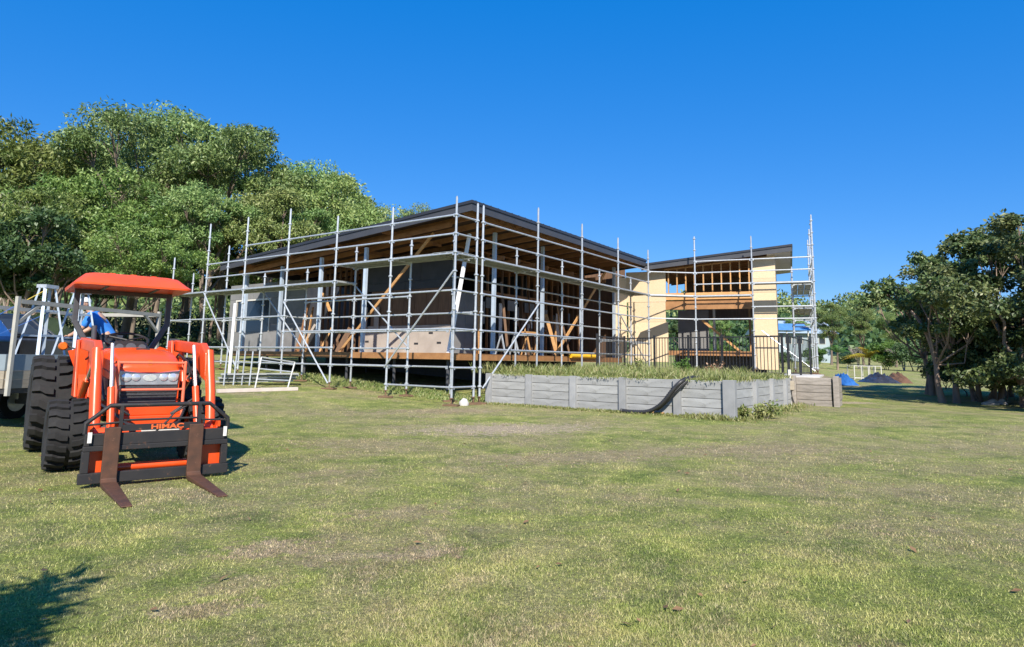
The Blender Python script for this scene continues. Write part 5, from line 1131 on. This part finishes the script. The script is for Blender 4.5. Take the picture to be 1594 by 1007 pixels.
# far wooded hills
for k, (a0, a1, dist, top, px_off) in enumerate(((900, 1900, 420, 455, 0), (700, 1900, 300, 492, 0), (-500, 900, 260, 420, 0))):
    vs2 = []; fs2 = []; n = 60; mrows = 8; r = np.random.default_rng(60 + k)
    for i in range(n + 1):
        px = a0 + (a1 - a0)*i/n; wob = 10*math.sin(i*.35 + k) + 5*math.sin(i*.9 + 2*k); P = at_y(px, top + wob, dist)
        for j in range(mrows + 1):
            q_ = j/mrows; y_ = dist*(.62 + .55*q_); sc = y_/dist; hz = (P.z - 9)*math.sin(min(1, q_*1.45)*math.pi/2)*(1 if q_ < .7 else 1 - (q_ - .7)*1.2); vs2.append((P.x*sc, y_, hz + 1.5 - 1.5*q_))
    for i in range(n):
        for j in range(mrows): a = i*(mrows+1) + j; fs2.append((a, a + mrows + 1, a + mrows + 2, a + 1))
    hill = mesh_np('hill', np.array(vs2), np.array(fs2), L_DARK); tag(hill, kind='structure')
    pts = []; 
    for _ in range(900):
        i = r.integers(0, n); j = r.integers(0, mrows - 1); a = np.array(vs2[i*(mrows+1)+j]); b2 = np.array(vs2[(i+1)*(mrows+1)+j]); c2 = np.array(vs2[i*(mrows+1)+j+1]); pts.append(a + (b2 - a)*r.random() + (c2 - a)*r.random() + [0, 0, 3.0])
    v, f, c = leaves(pts, r.uniform(3.5, 6.5, len(pts)), 34, 2.0, 1.2, r, .8, .2, .7); fw = mesh_np('far_wood', v, f, L_GUM if k != 1 else L_DARK, clump=c); tag(fw, ('hazy wooded ridge on the skyline at the right', 'nearer wooded rise behind the right-hand garden', 'wooded slope far behind the forest on the left')[k], 'wood', kind='stuff')

# weeds on the yard edge, under the house and at the wall's foot
def weeds(name, label, spots, per, hl, mat=L_WEED, seed=70):
    r = np.random.default_rng(seed); V_, F_, C_ = [], [], []; k = 0
    for (x, y, z, h) in spots:
        cl = r.random()
        for _ in range(per):
            a = r.random()*6.283; l = h*(.5 + .8*r.random()); w = .004 + .008*r.random(); ln = l*(.15 + .7*r.random()); ox, oy = r.normal(size=2)*.09; a2 = r.random()*6.283
            p = np.array([x + ox, y + oy, z - .02]); mid = p + [math.cos(a)*ln*.4, math.sin(a)*ln*.4, l*.62]; tip = p + [math.cos(a)*ln, math.sin(a)*ln, l]; s = np.array([math.cos(a2), math.sin(a2), 0])*w
            V_ += [p - s, mid - s*1.4, tip, mid + s*1.4]; F_.append((k, k+1, k+2, k+3)); C_.append(cl); k += 4
    o = mesh_np(name, np.array(V_), np.array(F_), mat, clump=C_); return tag(o, label, 'weeds', kind='stuff')
r = np.random.default_rng(71); sp = []
for _ in range(6500):
    u = r.uniform(-6.45, 0.0); v = 1.66 + abs(r.normal())*.65
    if math.sin(u*2.1 + v*1.7) + .8*math.sin(u*5.3) + r.normal()*.7 < .15: continue
    hh = r.uniform(.04, .15)*(1.25 if v > 2 else .6)
    p = H(u, v, YZ); sp.append((p.x, p.y, p.z, hh))
for _ in range(1800):
    v = r.uniform(1.7, 7.2); u = -6.45 + abs(r.normal())*.4; p = H(u, v, YZ); sp.append((p.x, p.y, p.z, r.uniform(.06, .18)))
for _ in range(1500):
    u = r.uniform(-5.5, 1.5); v = r.uniform(2.6, 8.5); p = H(u, v, YZ); sp.append((p.x, p.y, p.z, r.uniform(.1, .33)))
weeds('weeds', 'dry yellow-green weeds growing along the top of the retaining wall', sp, 6, .3)
sp = []
for _ in range(2400):
    u = r.uniform(.2, 9); v = r.uniform(.9, 2.6); p = H(u, v, 0); sp.append((p.x, p.y, G(p.x, p.y), r.uniform(.03, .14)))
weeds('weeds', 'green weeds and long grass along the shaded underside of the house front', sp, 6, .3, seed=72)
sp = []
for _ in range(1100):
    u = r.uniform(-6.6, -.1); p = H(u, WV - .08 - abs(r.normal())*.12, 0); sp.append((p.x, p.y, G(p.x, p.y), r.uniform(.02, .08)*(1 + .8*(u < -5.6))))
for _ in range(300):
    v = r.uniform(1.4, 7.2); p = H(WU - .1 - abs(r.normal())*.25, v, 0); sp.append((p.x, p.y, G(p.x, p.y), r.uniform(.03, .12)))
weeds('weeds', 'tufts of grass along the foot of the concrete retaining wall', sp, 6, .3, seed=73)
def leafy(name, label, x, y, z, hgt, wd, mat, seed, n=26, L=.09):
    r = np.random.default_rng(seed); t = thing(name, label, 'plant', (x, y, z)); b = MB(); cs = []
    for k in range(9):
        d_ = unit(1, r)[0]; e = np.array([x + d_[0]*wd*.5, y + d_[1]*wd*.5, z + hgt*(.45 + .5*r.random())]); b.tube([(x + r.normal()*.04, y + r.normal()*.04, z - .05), (np.array([x, y, z]) + e)/2 + [0, 0, hgt*.12], e], [.008, .006, .003], 4, cap=False); cs += [e, e*.6 + np.array([x, y, z + hgt*.3])*.4]
    b.build('stems', TWIG, t); v, f, c = leaves(cs, [wd*.22]*len(cs), n, L, L*.5, r, .9, .2, .2); o = mesh_np('foliage', v - np.array([x, y, z]), f, mat, clump=c); o.parent = t
    return t
p = H(*[on_u(1063, 575, -2.0)[0]]*0 or (-3.6, 4.2), YZ); q_ = at_y(1063, 583, 19.5); leafy('weed_plant', 'bright green leafy plant standing on the yard in front of the black fence', q_.x, q_.y, YZ + ZO, .55, .5, L_BRIGHT, 81)
g = at_ground(1192, 652); leafy('weed_plant', 'low green leafy weed at the foot of the wall corner', g.x, g.y, g.z, .32, .55, L_WEED, 82); g = at_ground(1155, 652); leafy('weed_plant', 'small leafy weed hugging the end post of the retaining wall', g.x, g.y, g.z, .25, .3, L_WEED, 83)
q_ = at_y(1110, 585, 20.2); leafy('weed_plant', 'dry brown weed clump in front of the fence', q_.x, q_.y, YZ + ZO, .45, .6, L_DEAD, 84, 8); q_ = at_y(985, 580, 20.5); leafy('weed_plant', 'tall dry weed beside the fence corner post', q_.x, q_.y, YZ + ZO, .5, .5, L_WEED, 85, 14)

# ------------------------------------------------------------------ black pool fence
fen = thing('fence', 'black metal pool fence with upright bars along the raised yard', 'fence', (8.5, 20.5, YZ + ZO))
FH = 1.30
def fence_run(pa, pb, posts, gap=.115, top=FH, barname='bar'):
    pa, pb = V((*pa, YZ + ZO)), V((*pb, YZ + ZO)); L = (pb - pa).length; d = (pb - pa).normalized()
    for z in (top - .03, .12, top*.55) if False else (top - .03, .12): b = MB(); b.bar(pa + V((0, 0, z)), pb + V((0, 0, z)), .03, .038); b.build('rail', BLACKPC, fen)
    for q_ in posts: b = MB(); b.bar(pa + d*L*q_, pa + d*L*q_ + V((0, 0, top + .06)), .06, .06, d); b.build('post', BLACKPC, fen)
    n = int(L/gap); b = MB(); b.bar(V((0, 0, 0)), V((0, 0, top - .16)), .018, .018, d); src = None
    for i in range(1, n):
        c0 = pa + d*(L*i/n) + V((0, 0, .125))
        if src is None: src = b.build(barname, BLACKPC, fen, origin=(0, 0, 0)); src.location = c0 - ORG[fen.name]
        else: share(src, fen, c0)
fence_run((4.25, 24.75), (8.45, 20.62), (0, .22, .45, .66, .84, 1.0)); fence_run((8.62, 20.6), (10.9, 24.1), (0, .5, 1.0), gap=.26); fence_run((4.2, 24.7), (3.0, 23.0), (1.0,))
# meter box on a white post beside the gate
bx_ = at_y(1229, 600, 19.2); t = thing('meter_box', 'small cream electrical box on a white post at the wall end', 'meter box', (bx_.x, bx_.y, G(bx_.x, bx_.y)))
gz = G(bx_.x, bx_.y); b = MB(); b.box(bx_.x - .04, bx_.x + .04, bx_.y - .04, bx_.y + .04, gz - .05, gz + 1.0); b.build('post', WHITEP, t); b = MB(); b.box(bx_.x - .09, bx_.x + .09, bx_.y - .12, bx_.y - .042, gz + .42, gz + .68); b.build('box', CREAM, t, bevel=.01)
b = MB(); b.tube([(bx_.x, bx_.y - .08, gz + .42), (bx_.x + .02, bx_.y - .09, gz + .25), (bx_.x + .08, bx_.y - .12, gz)], .012, 6); b.build('cable', BLACKPC, t)

# corrugated black drain pipe hanging over the wall
def pipe(label, pts_px, dv):
    pts = []
    for px, py, v in pts_px: u, z = on_v(px, py, v); pts.append(H(u, v, z))
    sm = []
    for i in range(len(pts) - 1):
        p0, p1, p2, p3 = pts[max(i-1, 0)], pts[i], pts[i+1], pts[min(i+2, len(pts)-1)]
        for j in range(16): t_ = j/16; sm.append(0.5*((2*p1) + (p2 - p0)*t_ + (2*p0 - 5*p1 + 4*p2 - p3)*t_*t_ + (3*p1 - p0 - 3*p2 + p3)*t_**3))
    sm.append(pts[-1]); b = MB(); b.tube(sm, [.040 + .013*(i % 2) for i in range(len(sm))], 10); o = b.build('drain_pipe', BLACKPIPE, None, smooth=70); return tag(o, label, 'pipe')
pipe('front black corrugated drain pipe drooping over the concrete wall onto the lawn', [(966, 639, 1.38), (985, 641, 1.36), (1010, 640, 1.36), (1030, 628, 1.36), (1048, 606, 1.40), (1062, 593, 1.50), (1078, 588, 1.9), (1095, 590, 2.4)], 0)
pipe('second black drain pipe running just behind the first over the concrete wall', [(1022, 637, 1.5), (1036, 626, 1.46), (1050, 610, 1.46), (1063, 598, 1.52), (1074, 590, 1.75), (1085, 590, 2.2)], 0)
g = at_ground(1030, 645); b = MB(); b.obox((g.x, g.y, g.z + .025), V((.22, -.1, 0)), V((.03, .06, 0)), V((0, 0, .025))); tag(b.build('timber_offcut', TIMBER), 'short timber offcut on the grass below the drain pipes', 'timber')
g = at_ground(815, 622); b = MB(); b.bar((g.x, g.y, g.z - .05), (g.x + .02, g.y + .03, g.z + .42), .05, .04); tag(b.build('timber_stake', TIMBER), 'short upright timber stake in front of the retaining wall', 'stake')
# white bucket by the scaffold corner
P = H(-.05, .45, 0); gz = G(P.x, P.y); b = MB(); b.tube([(P.x, P.y, gz), (P.x, P.y, gz + .08), (P.x + .02, P.y, gz + .18)], [.12, .13, .05], 12); tag(b.build('sandbag', SLAB, smooth=60), 'pale sandbag slumped at the corner of the scaffolds', 'sandbag')

# ------------------------------------------------------------------ stacked scaffold parts on the left
gA = at_ground(400, 596); st = thing('frame_stack', 'stack of galvanised scaffold frames lying on the grass left of the house', 'scaffold frames', gA)
def spt(px, py, Y): return at_y(px, py, Y)
for k in range(5):
    z = gA.z + .06 + k*.055; a = spt(335, 596, 19.5); c2 = spt(455, 596, 20.6); a.z = z; c2.z = z + .02
    off = V((.12*k*.4, .18*(k % 2) - .1*k*.3, 0)); b = MB(); b.bar(a + off, c2 + off, .22, .045); b.build('frame_plank', GALVP, st)
# leaning ladder frame
def frame_px(corners, rungs, label):
    t = thing('ladder_frame', label, 'ladder frame', corners[0]); A, B, C, D = corners
    for p, q_ in ((A, B), (D, C), (B, C)): b = MB(); b.tube([p, q_], .024, 7); b.build('rail', GALVP, t, smooth=40)
    for f in rungs: b = MB(); b.tube([A.lerp(B, f), D.lerp(C, f)], .02, 7); b.build('rung', GALV, t, smooth=40)
A = at_ground(397, 604); D = at_ground(448, 604); Bq = at_y(407, 556, A.y + .35); Cq = at_y(459, 564, D.y + .35); frame_px([A, Bq, Cq, D], (.28, .62, .9), 'galvanised ladder frame leaning above the stacked scaffold planks')
for px in (348, 363, 376, 388): a = at_ground(px, 600); b = MB(); b.tube([a - V((0, 0, .02)), a + V((.02, .06, 1.0))], .022, 7); tag(b.build('scaffold_tube', GALV, smooth=40), {348: 'leftmost short upright scaffold tube beside the stacked frames', 363: 'second short upright tube from the tractor by the stacked frames', 376: 'third short upright tube from the tractor by the stacked frames', 388: 'short upright tube nearest the leaning ladder frame'}[px], 'tube', 'short tubes by the frame stack')
a = at_ground(338, 612); c2 = at_ground(462, 608); b = MB(); b.bar(a + V((0, 0, .05)), c2 + V((0, 0, .05)), .16, .09); tag(b.build('plank', PALEPLANK), 'long pale plank lying on the grass right of the tractor', 'plank')
q_ = H(*[11.6, 1.0, 0]); q_ = at_y(360, 540, 22.5); b = MB(); b.tube([(q_.x, q_.y, G(q_.x, q_.y)), (q_.x + .03, q_.y, at_y(362, 472, 22.5).z)], .055, 12); tag(b.build('white_pipe', PVC, smooth=40), 'tall white plastic pipe standing at the left end of the house', 'pipe')

# ------------------------------------------------------------------ things on the far lawn
def heap(name, label, cat, px0, px1, py_top, py_bot, mat, Y, seed):
    a = at_y(px0, py_bot, Y); c2 = at_y(px1, py_bot, Y); top = at_y((px0 + px1)/2, py_top, Y); g = G((a.x + c2.x)/2, Y); r = np.random.default_rng(seed)
    nx, ny = 26, 14; vs_, fs_ = [], []; L_ = (c2.x - a.x); h = max(.2, top.z - g)
    for i in range(nx + 1):
        for j in range(ny + 1):
            s, q2 = i/nx, j/ny; e = (math.sin(math.pi*s)**.7)*(math.sin(math.pi*q2)**.6); vs_.append((a.x + L_*s, Y - 1 + 2.2*q2, g - .05 + e*h*(.55 + .65*r.random()*(.4 + .6*e) + .25*s)))
    for i in range(nx):
        for j in range(ny): k = i*(ny+1) + j; fs_.append((k, k + ny + 1, k + ny + 2, k + 1))
    fs_.append(tuple([i*(ny+1) for i in range(nx+1)][::-1] + []) if False else (0, 1, ny + 2, ny + 1)); o = mesh_np(name, np.array(vs_), np.array(fs_[:-1]), mat); return tag(o, label, cat)
heap('plastic_heap', 'heap of soil covered with shiny black plastic on the far lawn', 'heap', 1345, 1392, 581, 594, BLACKTARP, 36, 1); heap('soil_heap', 'bare red-brown soil heap at the right end of the black plastic', 'heap', 1388, 1408, 581, 592, EARTH, 36.5, 2)
heap('tarpaulin', 'bright blue tarpaulin lying over a low pile beyond the timber wall', 'tarpaulin', 1298, 1324, 582, 589, BLUETARP, 33, 3)
q_ = at_y(-42, 520, 16.5); b = MB(); g = G(q_.x, q_.y)
hp = thing('tarp_stack', 'stack of goods under a blue tarpaulin at the left frame edge behind the trailer', 'tarpaulin', (q_.x, q_.y, g))
b.box(q_.x - 1.4, q_.x + .35, q_.y - .5, q_.y + .8, g + .004, g + 1.25); b.build('crates', GREYDARK, hp, bevel=.02)
b = MB(); b.loft([[V((q_.x + x, q_.y + y, z)) for x, y in ((-1.45, -.55), (.40, -.55), (.40, .85), (-1.45, .85))] for z in (g + 1.12, g + 1.26)] + [[V((q_.x + x, q_.y + y, g + 1.68)) for x, y in ((-1.3, -.3), (.22, -.35), (.2, .6), (-1.3, .6))]]); b.build('sheet', BLUETARP, hp, bevel=.05)
# white tube pens
for k, (px0, px1, lab) in enumerate(((1330, 1352, 'left one of two white tube pens on the far lawn'), (1354, 1372, 'right one of two white tube pens, next to the black heap'))):
    a = at_y(px0, 583, 40); c2 = at_y(px1, 583, 40); g = G(a.x, 40); t = thing('tube_pen', lab, 'pen', (a.x, a.y, g), group='white pens on the far lawn')
    for x in (a.x, (a.x + c2.x)/2, c2.x):
        for dy in (0, .8): b = MB(); b.tube([(x, a.y + dy, g - .05), (x, a.y + dy, g + .85)], .025, 6); b.build('post', WHITEP, t)
    for z in (.1, .82):
        for dy in (0, .8): b = MB(); b.tube([(a.x, a.y + dy, g + z), (c2.x, a.y + dy, g + z)], .02, 6); b.build('rail', WHITEP, t)
        for x in (a.x, c2.x): b = MB(); b.tube([(x, a.y, g + z), (x, a.y + .8, g + z)], .02, 6); b.build('rail', WHITEP, t)
# neighbour's cottage
hx = at_y(1262, 545, 88); g = G(hx.x, hx.y); cot = thing('cottage', 'pale blue neighbour house with a light metal roof beyond the lawn', 'house', (hx.x, hx.y, g))
zt = at_y(1262, 518, 88).z; zr = at_y(1262, 503, 88).z
b = MB(); b.box(hx.x - 5.5, hx.x + 2.6, hx.y, hx.y + 7, g - .3, zt); b.build('wall', HOUSEW, cot)
b = MB(); b.prism([V((hx.x - 6, hx.y - .7, zt - .1)), V((hx.x - 6, hx.y + 3.5, zr + .5)), V((hx.x - 6, hx.y + 7.7, zt - .1))], V((9.6, 0, 0))); b.build('roof', HOUSER, cot)
for i in range(5): x = hx.x - 4.9 + i*1.5; b = MB(); b.box(x, x + .9, hx.y - .04, hx.y - .005, zt - 1.5, zt - .35); w = b.build('window', WHITEP, cot); b = MB(); b.box(x + .06, x + .84, hx.y - .06, hx.y - .045, zt - 1.44, zt - .41); b.build('pane', GLASS, w)
hx = at_y(1225, 540, 80); g = G(hx.x, hx.y); zr = at_y(1225, 502, 80).z; zt = at_y(1225, 514, 80).z; t = thing('carport', 'open carport with a bright blue roof seen behind the black gate', 'carport', (hx.x, hx.y, g))
b = MB(); b.prism([V((hx.x - 2.6, hx.y - .3, zt)), V((hx.x - 2.6, hx.y + 2, zr)), V((hx.x - 2.6, hx.y + 4.3, zt))], V((5.6, 0, 0))); b.build('roof', simple('blue_roof', (.10, .26, .55), None, 2, .4), t)
for x in (-2.4, 0, 2.6): b = MB(); b.box(hx.x + x, hx.x + x + .12, hx.y, hx.y + .12, g, zt + .1); b.build('post', WHITEP, t)
# rocks at the foot of the right-hand trees
for k, (px, py, s, lab) in enumerate(((1543, 631, .24, 'larger pale rock at the foot of the right-hand trees'), (1559, 630, .20, 'smaller pale rock next to the larger one under the trees'))):
    g = at_ground(px, py); r = np.random.default_rng(90 + k); bm = bmesh.new(); bmesh.ops.create_icosphere(bm, subdivisions=3, radius=1)
    for v in bm.verts:
        n_ = 1 + .18*math.sin(v.co.x*4 + k) + .15*math.sin(v.co.y*5 + 2) + .1*math.sin(v.co.z*7); v.co = V((v.co.x*s*n_, v.co.y*s*.8*n_, max(-.25, v.co.z)*s*.6*n_))
    me = bpy.data.meshes.new('rock'); bm.to_mesh(me); bm.free(); me.materials.append(ROCK); me.polygons.foreach_set('use_smooth', [True]*len(me.polygons)); o = bpy.data.objects.new('rock', me); COL.objects.link(o); o.location = (g.x, g.y, g.z + .02); tag(o, lab, 'rock')
# dry leaves fallen on the lawn
lv = MB(); r = np.random.default_rng(95)
for _ in range(170):
    a = r.uniform(.75, 2.4); d_ = 3 + 16*r.random()**1.5; x, y = d_*math.cos(a), d_*math.sin(a)
    if V((x, y)).length < 2: continue
    z = G(x, y) + .02; t_ = r.random()*6.28; s = r.uniform(.015, .04); e = V((math.cos(t_), math.sin(t_), r.normal()*.2))*s; f_ = V((-math.sin(t_), math.cos(t_), r.normal()*.2))*s*.45; c0 = V((x, y, z)); lv.add([c0 - e, c0 + f_, c0 + e, c0 - f_ + V((0, 0, .006))], [(0, 1, 2, 3)])
fl = lv.build('fallen_leaves', L_DEAD, None, origin=(0, 0, 0)); tag(fl, 'dry fallen leaves scattered over the lawn', 'leaves', kind='stuff')
# tree behind the photographer: only its shadow reaches into the picture at the lower left
sh = at_ground(-120, 1000); hs_ = 1.9; k_ = hs_/SUN.z; px_, py_ = sh.x + SUN.x*k_, sh.y + SUN.y*k_
plant('shade', 'slim_tree', 'slim tree behind the viewpoint whose shadow falls on the lower left lawn', px_, py_, 2.4, 0.6)
print('objects', len(bpy.data.objects), 'polys', sum(len(m_.polygons) for m_ in bpy.data.meshes if m_.users))
